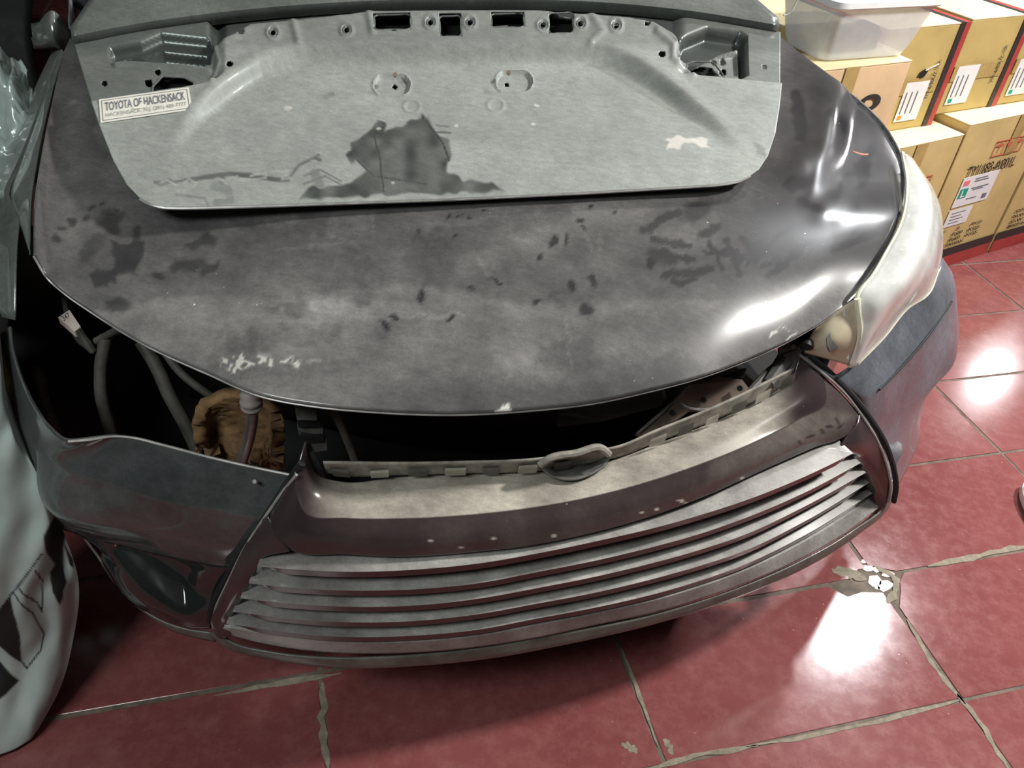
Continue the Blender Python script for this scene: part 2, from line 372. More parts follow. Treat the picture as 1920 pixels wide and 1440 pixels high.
# raised shoulder creases that run back along both sides of the hood
hx, hy = project(Hd.reshape(-1, 3)); hx = hx.reshape(nv, nu); hy = hy.reshape(nv, nu)
cr_r = [(1500, 60), (1535, 170), (1548, 240), (1535, 290), (1505, 302)]
cr_r2 = [(1560, 180), (1575, 290), (1572, 350), (1545, 400)]
cs = lambda P: [tuple(p) for p in catmull([(x, y, 0) for x, y in P], 40)[:, :2]]
d1 = seg_dist(hx, hy, cs(cr_r)); d2 = seg_dist(hx, hy, cs(cr_r2))
Hd[..., 2] += .0045*np.exp(-(d1/26)**2)+.0035*np.exp(-(d2/26)**2)
side = sm(1545, 1600, hx+ (hy-250)*.25)*(hy < 420)
Hd[..., 2] -= .012*side*np.clip(sm(420, 330, hy), 0, 1)
cr_l = [(140, 120), (150, 250), (170, 380), (190, 470)]
Hd[..., 2] += .008*np.exp(-(seg_dist(hx, hy, cr_l)/30)**2)
hood = surf('hood', Hd, m_hood, car, .004)
hood['label'] = 'black bonnet under grey dust and handprints'
def hood_dirt_sheen(X, Y):
    X, Y = X+9*(vnoise(X, Y, 13, 31)-.5)+4*(vnoise(X, Y, 5, 33)-.5), Y+9*(vnoise(X, Y, 13, 37)-.5)+4*(vnoise(X, Y, 5, 39)-.5)
    d = np.ones(X.shape); wipe = np.zeros(X.shape); chip = np.zeros(X.shape)
    # broad zones of thicker and thinner dust; the wavy band also paints a reflection
    d *= 1-.72*sm(1330, 1480, X+ .4*(Y-350))*sm(560, 500, Y)
    d *= 1-.25*sm(900, 1300, X)
    d *= 1-.35*sm(170, 60, X)
    band = sm(-8, 8, Y-(565+12*np.sin(X/70.)+18*np.sin(X/190.+1)-45*sm(1150, 1550, X)))
    d *= .86+.36*band
    d *= 1-.55*sm(690, 745, Y+ .00018*(X-950)**2*-1+10*vnoise(X, Y, 40, 2))*sm(560, 800, X)*sm(1400, 1150, X)
    d *= .80+.4*vnoise(X, Y*2.2, 90, 4); d *= .85+.3*vnoise(X, Y*1.5, 34, 8)
    def W(m, s): 
        nonlocal wipe
        wipe = np.maximum(wipe, m*s)
    for x, y, rx, ry, a in [(118, 430, 9, 6, 0), (136, 420, 9, 6, 0), (168, 419, 7, 6, 0), (175, 403, 7, 4, -20), (192, 394, 7, 4, -20), (220, 398, 8, 5, 0), (107, 452, 8, 7, 0),
                            (213, 415, 28, 14, -20), (205, 432, 20, 12, 20), (258, 440, 10, 12, 0), (225, 575, 26, 11, 10), (300, 520, 14, 8, 10),
                            (392, 452, 17, 14, 20), (370, 460, 25, 9, -15), (336, 500, 20, 10, -30), (365, 500, 30, 12, 0), (395, 505, 22, 9, -30)]:
        W(ell(X, Y, x, y, rx, ry, a, .4), .62)
    W(polymask(X, Y, [(210, 458), (245, 462), (252, 445), (268, 455), (270, 490), (250, 512), (225, 520), (205, 542), (178, 535), (172, 520), (205, 505), (215, 490)], 4, 5), .68)
    W(polymask(X, Y, [(150, 475), (200, 440), (215, 450), (175, 490), (150, 497)], 5, 4), .35)
    for p, s in [([(760, 470), (780, 440), (880, 430), (1000, 400), (1060, 375), (1100, 380), (1040, 420), (960, 450), (860, 475), (860, 520), (830, 545), (790, 540), (800, 505), (765, 500)], .28),
                 ([(660, 500), (690, 490), (700, 540), (690, 575), (665, 570)], .22),
                 ([(560, 400), (620, 390), (600, 440), (560, 465)], .25), ([(430, 400), (470, 395), (480, 430), (450, 440)], .2),
                 ([(500, 570), (560, 560), (590, 600), (560, 605)], .35), ([(1000, 560), (1160, 530), (1260, 545), (1240, 560), (1120, 560), (1040, 580)], .2),
                 ([(420, 620), (640, 625), (640, 650), (420, 655)], .3), ([(1010, 640), (1100, 640), (1100, 700), (1010, 690)], .25), ([(1160, 700), (1260, 660), (1330, 690), (1260, 730), (1160, 740)], .3)]:
        W(polymask(X, Y, p, 8, 12), s)
    for x, y, rx, ry, a in [(1038, 454, 6, 12, 20), (1062, 454, 6, 12, 20), (1013, 483, 5, 12, 35), (1070, 538, 8, 11, 0), (1110, 530, 9, 13, -25), (740, 597, 6, 11, -35), (722, 616, 6, 10, -35), (845, 601, 12, 5, -45), (790, 562, 7, 14, 15),
                            (1098, 583, 15, 12, 0), (1006, 569, 7, 5, 0), (860, 410, 6, 3, -30), (843, 412, 6, 3, -30), (905, 396, 5, 3, 0), (880, 415, 5, 3, 30), (930, 378, 8, 4, -40), (965, 370, 10, 3, -20), (785, 436, 3, 3, 0), (812, 430, 3, 2, 0),
                            (1085, 416, 5, 4, 0), (1092, 429, 6, 3, 10), (1110, 391, 6, 3, 0), (1152, 401, 5, 3, 0), (855, 447, 8, 3, -15), (884, 541, 9, 4, 10), (928, 530, 13, 4, 15), (1238, 482, 24, 14, 10), (1255, 492, 18, 10, 0), (1220, 495, 8, 14, 0), (1300, 400, 28, 18, -20), (1330, 435, 25, 10, -30),
                            (1420, 470, 26, 14, -30), (1500, 430, 14, 10, 0), (1600, 410, 12, 30, 10), (1620, 320, 14, 26, 10), (1530, 330, 14, 22, 20)]:
        W(ell(X, Y, x, y, rx, ry, a, .4), .85 if rx < 16 else .7)
    for pts, w_ in [([(1222, 450), (1290, 465)], 8), ([(1240, 478), (1300, 490)], 7), ([(1245, 520), (1330, 508)], 9), ([(1205, 435), (1270, 400)], 10), ([(1325, 458), (1345, 480), (1350, 508)], 6), ([(1340, 478), (1375, 470), (1385, 495)], 6), ([(1360, 455), (1385, 520)], 6), ([(1390, 450), (1412, 492)], 7), ([(1320, 475), (1395, 488)], 5),
                    ([(1400, 500), (1465, 440), (1500, 425)], 5), ([(1425, 505), (1440, 495)], 5), ([(1440, 520), (1520, 455), (1560, 440)], 8), ([(1260, 535), (1300, 525)], 6), ([(1480, 350), (1560, 330)], 14), ([(1500, 380), (1570, 420)], 10), ([(1560, 470), (1640, 440)], 10), ([(1590, 330), (1640, 270)], 10), ([(1560, 220), (1600, 250)], 12), ([(1490, 180), (1500, 260)], 14)]:
        W(stroke(X, Y, pts, w_), .72)
    # lighter ghosts where wet cloth dried
    for p in [[(590, 568), (620, 558), (650, 575), (700, 568), (790, 570), (800, 600), (700, 600), (620, 612), (585, 605), (562, 580)], [(490, 590), (520, 583), (560, 600), (580, 605), (500, 610)]]:
        d *= 1+.25*polymask(X, Y, p, 4, 4)
    for pts, w_ in [([(520, 470), (640, 462)], 4), ([(500, 412), (505, 430)], 3), ([(900, 490), (925, 535)], 4), ([(1095, 440), (1110, 475)], 3), ([(1125, 440), (1125, 470)], 3), ([(700, 400), (702, 440)], 3), ([(600, 430), (680, 470)], 3), ([(690, 600), (870, 592)], 3), ([(1060, 600), (1070, 690)], 3)]:
        d *= 1+.35*stroke(X, Y, pts, w_)
    k = (vnoise(X, Y, 7, 21) > .50)
    chip = np.maximum(chip, .8*k*polymask(X, Y, [(415, 690), (440, 672), (500, 670), (560, 678), (600, 680), (560, 690), (480, 688), (440, 702)], 4, 8))
    chip = np.maximum(chip, .9*polymask(X, Y, [(928, 772), (940, 759), (952, 757), (962, 772), (960, 780), (930, 780)], 2, 2))
    for pts, w_ in [([(1440, 632), (1455, 622)], 3), ([(1455, 612), (1480, 620)], 2), ([(1470, 640), (1490, 625)], 2.5)]:
        chip = np.maximum(chip, .7*stroke(X, Y, pts, w_))
    return np.stack([np.clip(d, 0, 2), wipe, chip], -1)
set_attr(hood, 'dirt_light', hood_dirt_sheen(hx.reshape(-1), hy.reshape(-1)))
sp_ = []
for x_, y_ in [(1588, 262), (1598, 274), (1612, 281), (1626, 281), (1638, 276)]:
    k_ = np.argmin((hx-x_)**2+(hy-y_)**2); sp_.append(Hd.reshape(-1, 3)[k_]+np.array([0, 0, .0005]))
tube('paint_scuff', sp_, [.001, .0035, .005, .004, .001], simple('orange_scuff', (.40, .13, .06), .6, var=.3), hood, 30, 8)
# thin pale edge round the hood
tube('hood_edge', list(E_front[::12]-np.array([0, 0, .002])), .0016, m_edge, hood, 200, 6)
tube('hood_edge', list(E_right[:215:8]-np.array([0, 0, .002])), .0022, m_edge, hood, 120, 6)

# --- body behind: cowl, windscreen, pillars, wings (mostly hidden)
def off(P, b=0, s=0, z=0): return np.array(P)+bk*b+sd*s+np.array([0, 0, z])
RL, RR = E_rear[0], E_rear[-1]
surf('cowl', grid_loft([[off(RL, .01, 0, -.03), off(RR, .01, 0, -.03)], [off(RL, .3, .02, .0), off(RR, .3, -.02, .0)]], 20, 6), m_blackp, car, .004)
m_glass = simple('dark_windscreen', (.004, .005, .006), .05, var=.1, coat=1)
surf('windscreen', grid_loft([[off(RL, .28, .04, 0), off((RL+RR)/2, .2, 0, .0), off(RR, .28, -.04, 0)], [off(RL, .6, .12, .22), off((RL+RR)/2, .5, 0, .24), off(RR, .6, -.12, .22)], [off(RL, 1.0, .2, .40), off((RL+RR)/2, .92, 0, .43), off(RR, 1.0, -.2, .40)]], 24, 12), m_glass, car, .005)
surf('roof', grid_loft([[off(RL, 1.0, .2, .40), off((RL+RR)/2, .92, 0, .43), off(RR, 1.0, -.2, .40)], [off(RL, 2.2, .2, .40), off((RL+RR)/2, 2.2, 0, .45), off(RR, 2.2, -.2, .40)]], 24, 8), m_body_r, car, .005)
for R0, s in ((RL, 1), (RR, -1)):
    tube('pillar', [off(R0, .2, .0, -.02), off(R0, .6, .09*s, .21), off(R0, 1.0, .17*s, .39)], .035, m_body_r, car, 16, 8)
    surf('door_panel', grid_loft([[off(R0, 0, -.02*s, -.01), off(R0, 2.2, -.02*s, .0)], [off(R0, 0, -.04*s, -.30), off(R0, 2.2, -.04*s, -.30)], [off(R0, 0, .06*s, -.75), off(R0, 2.2, .06*s, -.75)]], 10, 10), m_body_r, car, .004)
    surf('side_window', grid_loft([[off(R0, .3, .0, .0), off(R0, 2.2, .0, .0)], [off(R0, .95, .17*s, .38), off(R0, 2.2, .17*s, .39)]], 10, 6), m_glass, car, .004)
mir = grid_loft([row([(60, 60, .99), (100, 20, 1.03), (135, 60, .99)]), row([(62, 85, .96), (100, 60, 1.0), (130, 92, .96)]), row([(66, 92, .93), (100, 95, .93), (128, 98, .93)])], 14, 10)
surf('mirror_housing', mir, m_fender, car, .02)
# right wing: a wall straight down under the hood's right edge
Wr = E_right[::10]
surf('wing', np.array([Wr+[0, 0, -.004], Wr+[0, 0, -.1]-sd*.01, Wr+[0, 0, -.3]-sd*.01, Wr+[0, 0, -.55]-sd*.06]), m_body_r, car, .003)

# --- left wing (headlight missing) with pointed tips round the empty lamp opening
def quadstrip(name, A, Bm, mat, n=26, m=10, bulge=0., thick=.003):
    G = grid_loft([row(A), row(Bm)], n, m)
    if bulge: G[..., 2] += bulge*np.sin(np.linspace(0, math.pi, m))[:, None]
    return surf(name, G, mat, car, thick)
wing_in = [(119, 96, .975), (97, 174, .935), (80, 243, .905), (67, 312, .88), (58, 370, .862), (55, 420, .85), (57, 476, .835)]
wing_mid = [(112, 96, .965), (84, 174, .925), (62, 243, .885), (36, 312, .855), (20, 365, .835), (34, 410, .82), (55, 474, .83)]
quadstrip('wing', wing_in, wing_mid, m_fender, 40, 8, .004)
wing_low = [(112, 96, .962), (84, 174, .922), (62, 243, .882), (36, 312, .852), (16, 362, .833), (35, 410, .82), (31, 455, .80), (29, 500, .775), (28, 560, .74), (27, 600, .715)]
wing_out = [(100, 100, .90), (60, 178, .85), (30, 250, .80), (-20, 320, .76), (-50, 370, .74), (-70, 410, .72), (-80, 455, .69), (-85, 500, .66), (-90, 560, .62), (-95, 600, .58)]
quadstrip('wing', wing_low, wing_out, m_fender, 40, 10, .012)
# --- bumper, left painted half
bumper_L0 = [(18, 612, .70), (22, 650, .68), (34, 695, .66), (50, 735, .65), (66, 765, .64), (92, 802, .635), (128, 827, .63), (165, 824, .63), (215, 817, .63), (250, 820, .63), (300, 832, .628), (400, 858, .625), (470, 874, .622), (548, 890, .62)]
bumper_L1 = [(-30, 640, .60), (-10, 690, .585), (12, 740, .575), (36, 790, .57), (66, 835, .565), (110, 872, .56), (160, 895, .558), (213, 908, .555), (265, 926, .552), (315, 942, .55), (370, 953, .548), (430, 963, .545), (470, 972, .543), (516, 980, .54)]
bumper_L2 = [(-60, 680, .48), (-40, 740, .475), (-10, 800, .47), (20, 850, .465), (50, 900, .46), (80, 945, .455), (110, 972, .453), (150, 988, .45), (215, 1000, .45), (265, 1010, .45), (315, 1020, .45), (370, 1030, .45), (420, 1038, .45), (468, 1042, .45)]
bumper_L3 = [(-40, 800, .40), (-20, 850, .395), (10, 900, .39), (40, 940, .385), (75, 975, .38), (105, 990, .38), (140, 1000, .38), (180, 1012, .395), (225, 1022, .40), (270, 1034, .40), (320, 1046, .405), (370, 1056, .405), (410, 1062, .405), (448, 1065, .405)]
Gl = grid_loft([row(bumper_L0), row(bumper_L1), row(bumper_L2), row(bumper_L3)], 90, 40, sharp=(1,))
bum = surf('front_bumper', Gl, m_body, car, .004)
tube('bumper_edge', row([(p[0], p[1]+1, p[2]) for p in bumper_L0[6:]]), .0022, m_edge, bum, 80, 6)
# lower corner with the fog lamp recess
lowA = [(140, 1000, .385), (225, 1022, .40), (320, 1046, .405), (400, 1060, .405), (446, 1066, .405)]
lowB = [(190, 1035, .36), (240, 1075, .355), (300, 1100, .35), (370, 1108, .35), (424, 1105, .35)]
lowC = [(190, 1050, .34), (240, 1112, .315), (300, 1145, .305), (350, 1160, .30), (400, 1160, .295)]
lowD = [(195, 1062, .32), (240, 1125, .295), (300, 1160, .28), (350, 1178, .272), (395, 1180, .27)]
Gf = grid_loft([row(lowA), row(lowB), row(lowC), row(lowD)], 50, 30)
fxx, fyy = project(Gf.reshape(-1, 3))
rec = polymask(fxx, fyy, [(225, 1035), (330, 1055), (372, 1075), (365, 1120), (350, 1135), (280, 1090)], 22).reshape(Gf.shape[:2])
Gf = Gf+bk*.03*rec[..., None]
surf('lamp_recess', Gf, m_deep_black, bum, .003)
surf('lower_lip', grid_loft([row([(150, 1002, .36), (195, 1062, .32), (240, 1122, .29), (300, 1165, .27), (345, 1180, .262), (398, 1188, .26)]), row([(165, 1015, .33), (215, 1095, .28), (270, 1150, .25), (320, 1182, .24), (360, 1195, .237), (404, 1204, .236)])], 40, 6), m_lip, bum, .004)
# retaining screws in the band
def dot(px, py, z, r_, mat, parent, name='screw', push=.004):
    c = Z(px, py, z); d = (ORG-c); d /= np.linalg.norm(d); c = c+d*push
    a = np.cross(d, [0, 0, 1]); a /= np.linalg.norm(a); b = np.cross(d, a)
    V = [c+r_*(math.cos(t)*a+math.sin(t)*b) for t in np.linspace(0, 2*math.pi, 12, endpoint=False)]
    return prism(name, V, -d*.006, mat, parent)
dot(424, 1016, .455, .006, m_rust, bum, 'screw'); dot(477, 903, .61, .003, m_edge, bum, 'screw')
# --- bumper, right painted half
bR0 = [(1494, 655, .68), (1530, 690, .655), (1560, 705, .64), (1592, 690, .64), (1640, 645, .645), (1700, 580, .66), (1745, 545, .675), (1760, 515, .69), (1768, 484, .70)]
bR1 = [(1540, 700, .63), (1580, 728, .60), (1620, 745, .58), (1649, 731, .58), (1680, 700, .58), (1722, 653, .59), (1785, 565, .615), (1792, 540, .625), (1785, 510, .64)]
bR2 = [(1590, 745, .57), (1625, 790, .52), (1663, 797, .47), (1700, 770, .46), (1726, 748, .455), (1760, 716, .46), (1790, 678, .475), (1798, 625, .51), (1794, 570, .55)]
bR3 = [(1640, 820, .45), (1668, 850, .39), (1690, 850, .355), (1710, 815, .355), (1722, 785, .355), (1726, 755, .37), (1745, 725, .39), (1770, 690, .41), (1780, 640, .45)]
bR4 = [(1668, 900, .33), (1679, 915, .28), (1692, 896, .255), (1712, 855, .25), (1724, 820, .255), (1726, 785, .28), (1740, 740, .31), (1760, 700, .33), (1770, 650, .36)]
Gr = grid_loft([row(bR0), row(bR1), row(bR2), row(bR3), row(bR4)], 70, 50, sharp=(1, 2))
bumr = surf('bumper_side', Gr, m_body_r, car, .004, angle=30)
bumr['label'] = 'glossy black bumper corner under the headlight'
tube('seam', row([(1649, 731, .584), (1680, 700, .584), (1722, 653, .594), (1785, 565, .619)]), .0022, m_rubber, bumr, 40, 6)

# --- grille
gr_parent = bum
A_ = [(574, 828, .665), (580, 862, .64), (602, 893, .605), (640, 903, .592), (750, 894, .585), (880, 889, .585), (1000, 886, .585), (1080, 880, .587), (1180, 850, .59), (1300, 806, .60), (1400, 762, .61), (1450, 735, .62), (1480, 712, .64), (1500, 668, .675)]
AB = [(566, 850, .655), (572, 890, .63), (590, 925, .605), (650, 938, .588), (750, 935, .585), (880, 932, .584), (1000, 922, .584), (1080, 912, .586), (1190, 882, .588), (1310, 838, .596), (1410, 795, .605), (1475, 765, .615), (1515, 735, .63), (1520, 690, .66)]
B_ = [(552, 888, .635), (556, 925, .61), (572, 962, .59), (650, 972, .582), (750, 973, .58), (880, 966, .58), (1000, 952, .58), (1080, 938, .58), (1200, 908, .58), (1320, 868, .585), (1430, 822, .592), (1500, 785, .598), (1550, 752, .61), (1545, 705, .64)]
BC = [(530, 925, .605), (534, 960, .585), (560, 1000, .56), (650, 1008, .556), (750, 1012, .555), (880, 1006, .554), (1000, 990, .554), (1085, 974, .554), (1210, 942, .555), (1330, 900, .56), (1440, 852, .567), (1520, 815, .574), (1575, 782, .582), (1580, 740, .605)]
C_ = [(505, 965, .57), (512, 1000, .555), (545, 1031, .528), (650, 1040, .524), (750, 1044, .524), (880, 1036, .524), (1000, 1022, .525), (1090, 1004, .525), (1215, 970, .527), (1335, 925, .532), (1445, 875, .54), (1530, 838, .545), (1592, 812, .552), (1612, 775, .57)]
Gg = grid_loft([row(A_), row(AB), row(B_), row(BC), row(C_)], 160, 60, sharp=(2,))
gsurf = surf('grille_surround', Gg, m_grille, bum, .004)
gx, gy = project(Gg.reshape(-1, 3)); gv = np.repeat(np.linspace(0, 1, Gg.shape[0]), Gg.shape[1])
dd = np.where(gv < .5, 1.45, .10); dd = dd*sm(560, 680, gx)*np.where(gv < .5, sm(1500, 1420, gx), 1)+.04
dd *= .75+.5*vnoise(gx, gy, 60, 3)
dd = np.where((gv > .5), dd+.25*polymask(gx, gy, [(1330, 870), (1520, 760), (1600, 780), (1560, 815), (1400, 880), (1330, 905)], 12), dd)
ch = np.zeros(gx.shape)
for x, y in [(809, 1014), (926, 1010), (1206, 961), (1232, 955), (1280, 940), (1390, 897), (1391, 905), (867, 1027), (1275, 938), (1288, 944), (1040, 1005)]:
    ch = np.maximum(ch, ell(gx, gy, x, y, 4, 3))
for x, y, a in [(1500, 830, 30), (1520, 818, -20), (1540, 808, 40), (1555, 800, 0), (1570, 790, 60), (1575, 800, -40)]:
    dd *= 1-.8*ell(gx, gy, x, y, 8, 3, a)
set_attr(gsurf, 'dirt_light', np.stack([dd, np.zeros_like(dd), ch*.8], -1))
# side cheeks between the outer rim and the slat ends
crest = [
 [(482, 1062), (560, 1068), (649, 1072), (791, 1067), (900, 1056), (1000, 1039), (1117, 1015), (1234, 988), (1312, 966), (1390, 941), (1508, 894), (1600, 850)],
 [(466, 1094), (550, 1102), (649, 1107), (791, 1104), (900, 1093), (1000, 1074), (1117, 1051), (1234, 1023), (1312, 1001), (1390, 974), (1508, 924), (1614, 868)],
 [(450, 1122), (540, 1131), (640, 1137), (780, 1135), (900, 1122), (1000, 1104), (1117, 1081), (1234, 1053), (1312, 1031), (1390, 1005), (1508, 950), (1624, 886)],
 [(436, 1147), (530, 1158), (630, 1166), (780, 1164), (900, 1151), (1000, 1133), (1117, 1111), (1234, 1083), (1312, 1061), (1390, 1035), (1508, 978), (1630, 905)],
 [(424, 1169), (520, 1183), (620, 1193), (770, 1192), (900, 1180), (1000, 1161), (1117, 1139), (1234, 1112), (1312, 1089), (1390, 1061), (1508, 1004), (1636, 925)]]
cz = [.511, .462, .424, .383, .341]
ceL, ceR = [.50, .462, .425, .385, .345], [.535, .485, .442, .400, .358]
def crow(k):
    pts = crest[k]; n = len(pts)
    zz = [cz[k]+(ceL[k]-cz[k])*max(0, 1-i/3.)+(ceR[k]-cz[k])*max(0, 1-(n-1-i)/3.) for i in range(n)]
    return np.array([Z(p[0], p[1], z) for p, z in zip(pts, zz)])
rimL = row([(505, 965, .57), (484, 985, .545), (455, 1035, .50), (430, 1090, .44), (410, 1135, .37), (399, 1165, .315), (408, 1188, .285)])
rimR = row([(1612, 775, .57), (1640, 812, .525), (1658, 850, .475), (1667, 888, .425), (1670, 918, .375), (1662, 945, .33), (1640, 968, .305)])
inL = [Z(545, 1031, .528)]+[crow(k)[0]+bk*.014+sd*.010 for k in range(5)]+[Z(432, 1190, .295)]
inR = [Z(1592, 812, .552)]+[crow(k)[-1]+bk*.02-sd*.012 for k in range(5)]+[Z(1632, 950, .31)]
for rim, inn in ((rimL, inL), (rimR, inR)):
    mid = [(np.array(a)*.5+np.array(b)*.5)-bk*.006 for a, b in zip(rim, inn)]
    G = grid_loft([rim, mid, inn], 60, 14); o = surf('grille_cheek', G, m_grille, bum, .004)
    set_attr(o, 'dirt_light', np.tile([.06, 0, 0], (len(o.data.vertices), 1)))
# the slats
for k in range(5):
    Cr = catmull(crow(k), 90)
    T = np.gradient(Cr, axis=0); T /= np.linalg.norm(T, axis=1)[:, None]
    nb = np.cross(T, [0, 0, 1.]); nb[:, 2] = 0; nb /= np.linalg.norm(nb, axis=1)[:, None]
    if nb[45] @ bk < 0: nb = -nb
    s = np.linspace(0, 1, 90); px_, _ = project(Cr)
    endw = np.maximum(1-sm(.10, .20, s), sm(.72, .84, s))[:, None]
    tap = (sm(0, .045, s)*sm(1, .965, s))[:, None]; upv = np.array([0, 0, 1.])
    depth = .014+.008*endw
    Tt = Cr+nb*(depth*tap+.004)+upv*(.004+.004*endw)*tap
    Ck = Cr; Fk = Cr-upv*.0155*tap+nb*.002; Uk = Cr-upv*.014*tap+nb*.045; Bk = Cr+nb*.045+upv*.003
    G = np.stack([Bk, Tt, Ck, Fk, Uk])
    R_ = [G[0]]
    for a, b in zip(G[:-1], G[1:]):
        for t in (.08, .5, .92, 1.): R_.append(a*(1-t)+b*t)
    G = np.array(R_); o = surf('grille_slat', G, m_slat, bum, .0, angle=50)
    rr = np.repeat(np.arange(G.shape[0]), 90); gx, gy = project(G.reshape(-1, 3))
    dd = np.where(rr <= 8, 1.25, .04)*(.8+.4*vnoise(gx, gy, 30, k))
    dd *= 1-.45*(sm(400, 450, gx)*sm(720, 620, gx))
    set_attr(o, 'dirt_light', np.stack([dd, 0*dd, 0*dd], -1))
# closed dark panel behind the slats
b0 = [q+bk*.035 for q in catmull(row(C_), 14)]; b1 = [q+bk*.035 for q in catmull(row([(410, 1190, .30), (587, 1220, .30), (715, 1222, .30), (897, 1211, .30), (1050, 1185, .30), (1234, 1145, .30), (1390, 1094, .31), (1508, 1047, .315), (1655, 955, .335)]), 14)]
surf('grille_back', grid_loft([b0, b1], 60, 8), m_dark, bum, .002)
# bottom shelf and black lip
s6a = row([(421, 1176, .325), (520, 1192, .32), (620, 1203, .318), (770, 1204, .318), (900, 1192, .318), (1000, 1174, .318), (1117, 1151, .318), (1234, 1124, .32), (1312, 1101, .322), (1390, 1073, .325), (1508, 1016, .33), (1632, 938, .34)])
s6b = row([(408, 1186, .29), (490, 1207, .285), (587, 1222, .283), (715, 1226, .282), (897, 1213, .282), (1000, 1197, .283), (1117, 1172, .284), (1234, 1147, .286), (1312, 1124, .29), (1390, 1097, .295), (1508, 1045, .302), (1600, 990, .312), (1650, 950, .325)])
s6a0 = [q+bk*.03+np.array([0, 0, .004]) for q in s6a]
G6 = grid_loft([s6a0, s6a, s6b], 110, 16, sharp=(1,)); o6 = surf('grille_shelf', G6, m_slat, bum, .003)
gx, gy = project(G6.reshape(-1, 3)); set_attr(o6, 'dirt_light', np.stack([.75+.7*vnoise(gx, gy, 50, 2), 0*gx, 0*gx], -1))
lp = [row([(402, 1180, .285), (424, 1200, .280), (510, 1225, .278), (600, 1234, .276), (740, 1232, .276), (900, 1217, .276), (1050, 1190, .277), (1234, 1152, .279), (1390, 1102, .288), (1508, 1050, .295), (1600, 996, .305), (1665, 938, .325), (1674, 900, .36)]),
      row([(395, 1190, .26), (420, 1212, .255), (510, 1237, .252), (640, 1252, .25), (790, 1247, .25), (930, 1232, .25), (1060, 1208, .25), (1234, 1168, .252), (1390, 1118, .26), (1512, 1064, .268), (1610, 1002, .28), (1672, 940, .30), (1680, 900, .34)]),
      [q+bk*.02-np.array([0, 0, .02]) for q in row([(400, 1196, .25), (425, 1212, .245), (510, 1238, .242), (640, 1252, .24), (790, 1248, .24), (930, 1233, .24), (1060, 1209, .24), (1234, 1169, .242), (1390, 1119, .25), (1512, 1064, .26), (1610, 1003, .27), (1670, 942, .29), (1676, 904, .33)])]]
surf('bumper_lip', grid_loft(lp, 120, 14), m_lip, bum, .004)
# pale outer rim and the black seam beside the grille
tube('grille_rim', row([(556, 890, .64), (528, 925, .60), (498, 968, .565), (466, 1015, .52), (440, 1065, .465), (418, 1110, .405), (402, 1150, .34), (399, 1172, .31), (410, 1186, .292)]), .0024, m_edge, bum, 70, 6)
tube('grille_rim', row([(1498, 664, .68), (1540, 697, .65), (1582, 735, .61), (1620, 785, .56), (1648, 832, .50), (1664, 875, .445), (1670, 915, .385), (1665, 942, .335)]), .0026, m_edge, bum, 70, 6)
tube('seam', row([(566, 868, .65), (540, 905, .61), (508, 955, .57), (478, 1000, .53), (450, 1040, .485), (425, 1085, .42), (404, 1125, .36), (394, 1165, .30)]), .006, m_rubber, bum, 70, 8)
tube('seam', row([(1500, 656, .68), (1550, 694, .645), (1592, 735, .605), (1632, 785, .55), (1660, 832, .49), (1675, 875, .435), (1680, 915, .375), (1676, 940, .33)]), .0055, m_rubber, bum, 70, 8)
# mounting flange with its clip tabs
fA = row([(606, 868, .645), (640, 868, .64), (750, 869, .63), (880, 867, .63), (1000, 862, .63), (1090, 850, .63), (1160, 838, .632), (1230, 808, .635), (1300, 780, .64), (1380, 745, .648), (1440, 715, .655), (1490, 690, .665)])
fB = row([(612, 888, .60), (650, 893, .595), (750, 891, .592), (880, 888, .59), (1000, 884, .59), (1090, 872, .592), (1165, 855, .595), (1235, 828, .60), (1305, 802, .605), (1385, 768, .612), (1445, 738, .62), (1486, 712, .64)])
surf('mounting_flange', grid_loft([fA, fB], 100, 8), m_flange, bum, .003)
fm = catmull(fB, 60); fa = catmull(fA, 60)
for i in range(1, 58, 4):
    if 27 < i < 36: continue
    p, q = fm[i]+np.array([0, 0, .004])-bk*.008, fm[min(59, i+2)]+np.array([0, 0, .004])-bk*.008; e = (q-p)*(.9+.3*rng.rand())
    box_part('clip_tab', p-e*.2, e, (fa[i]-fm[i])*(.35+.2*rng.rand()), (0, 0, .006), m_flange_d if i % 8 == 1 else m_alu_d, bum, .001)
# latch pocket in the middle of the flange
pk = grid_loft([row([(1010, 868, .63), (1030, 858, .64), (1080, 848, .645), (1130, 838, .645), (1142, 850, .63)]), row([(1012, 876, .605), (1035, 868, .60), (1080, 860, .60), (1125, 850, .60), (1142, 858, .61)]),
                row([(1022, 884, .598), (1045, 884, .592), (1080, 878, .592), (1115, 868, .592), (1138, 866, .60)]), row([(1034, 892, .597), (1055, 898, .597), (1080, 898, .597), (1105, 890, .597), (1132, 874, .60)])], 30, 16)
surf('latch_pocket', pk, m_grey_p, bum, .003)
tube('pocket_rib', row([(1012, 872, .628), (1030, 860, .64), (1080, 850, .643), (1128, 840, .643), (1142, 852, .63)]), .006, m_flange, bum, 30, 8)
# pointed ears of the grille moulding
prism('grille_ear', row([(566, 826, .665), (580, 826, .66), (600, 868, .64), (612, 890, .60), (590, 884, .61), (574, 866, .64)]), (0, 0, -.01), m_blackp, bum)
prism('grille_ear', row([(1470, 664, .68), (1497, 655, .688), (1504, 664, .68), (1490, 690, .66), (1480, 712, .645), (1462, 700, .65), (1480, 676, .67)]), (0, 0, -.01), m_grey_p, bum)

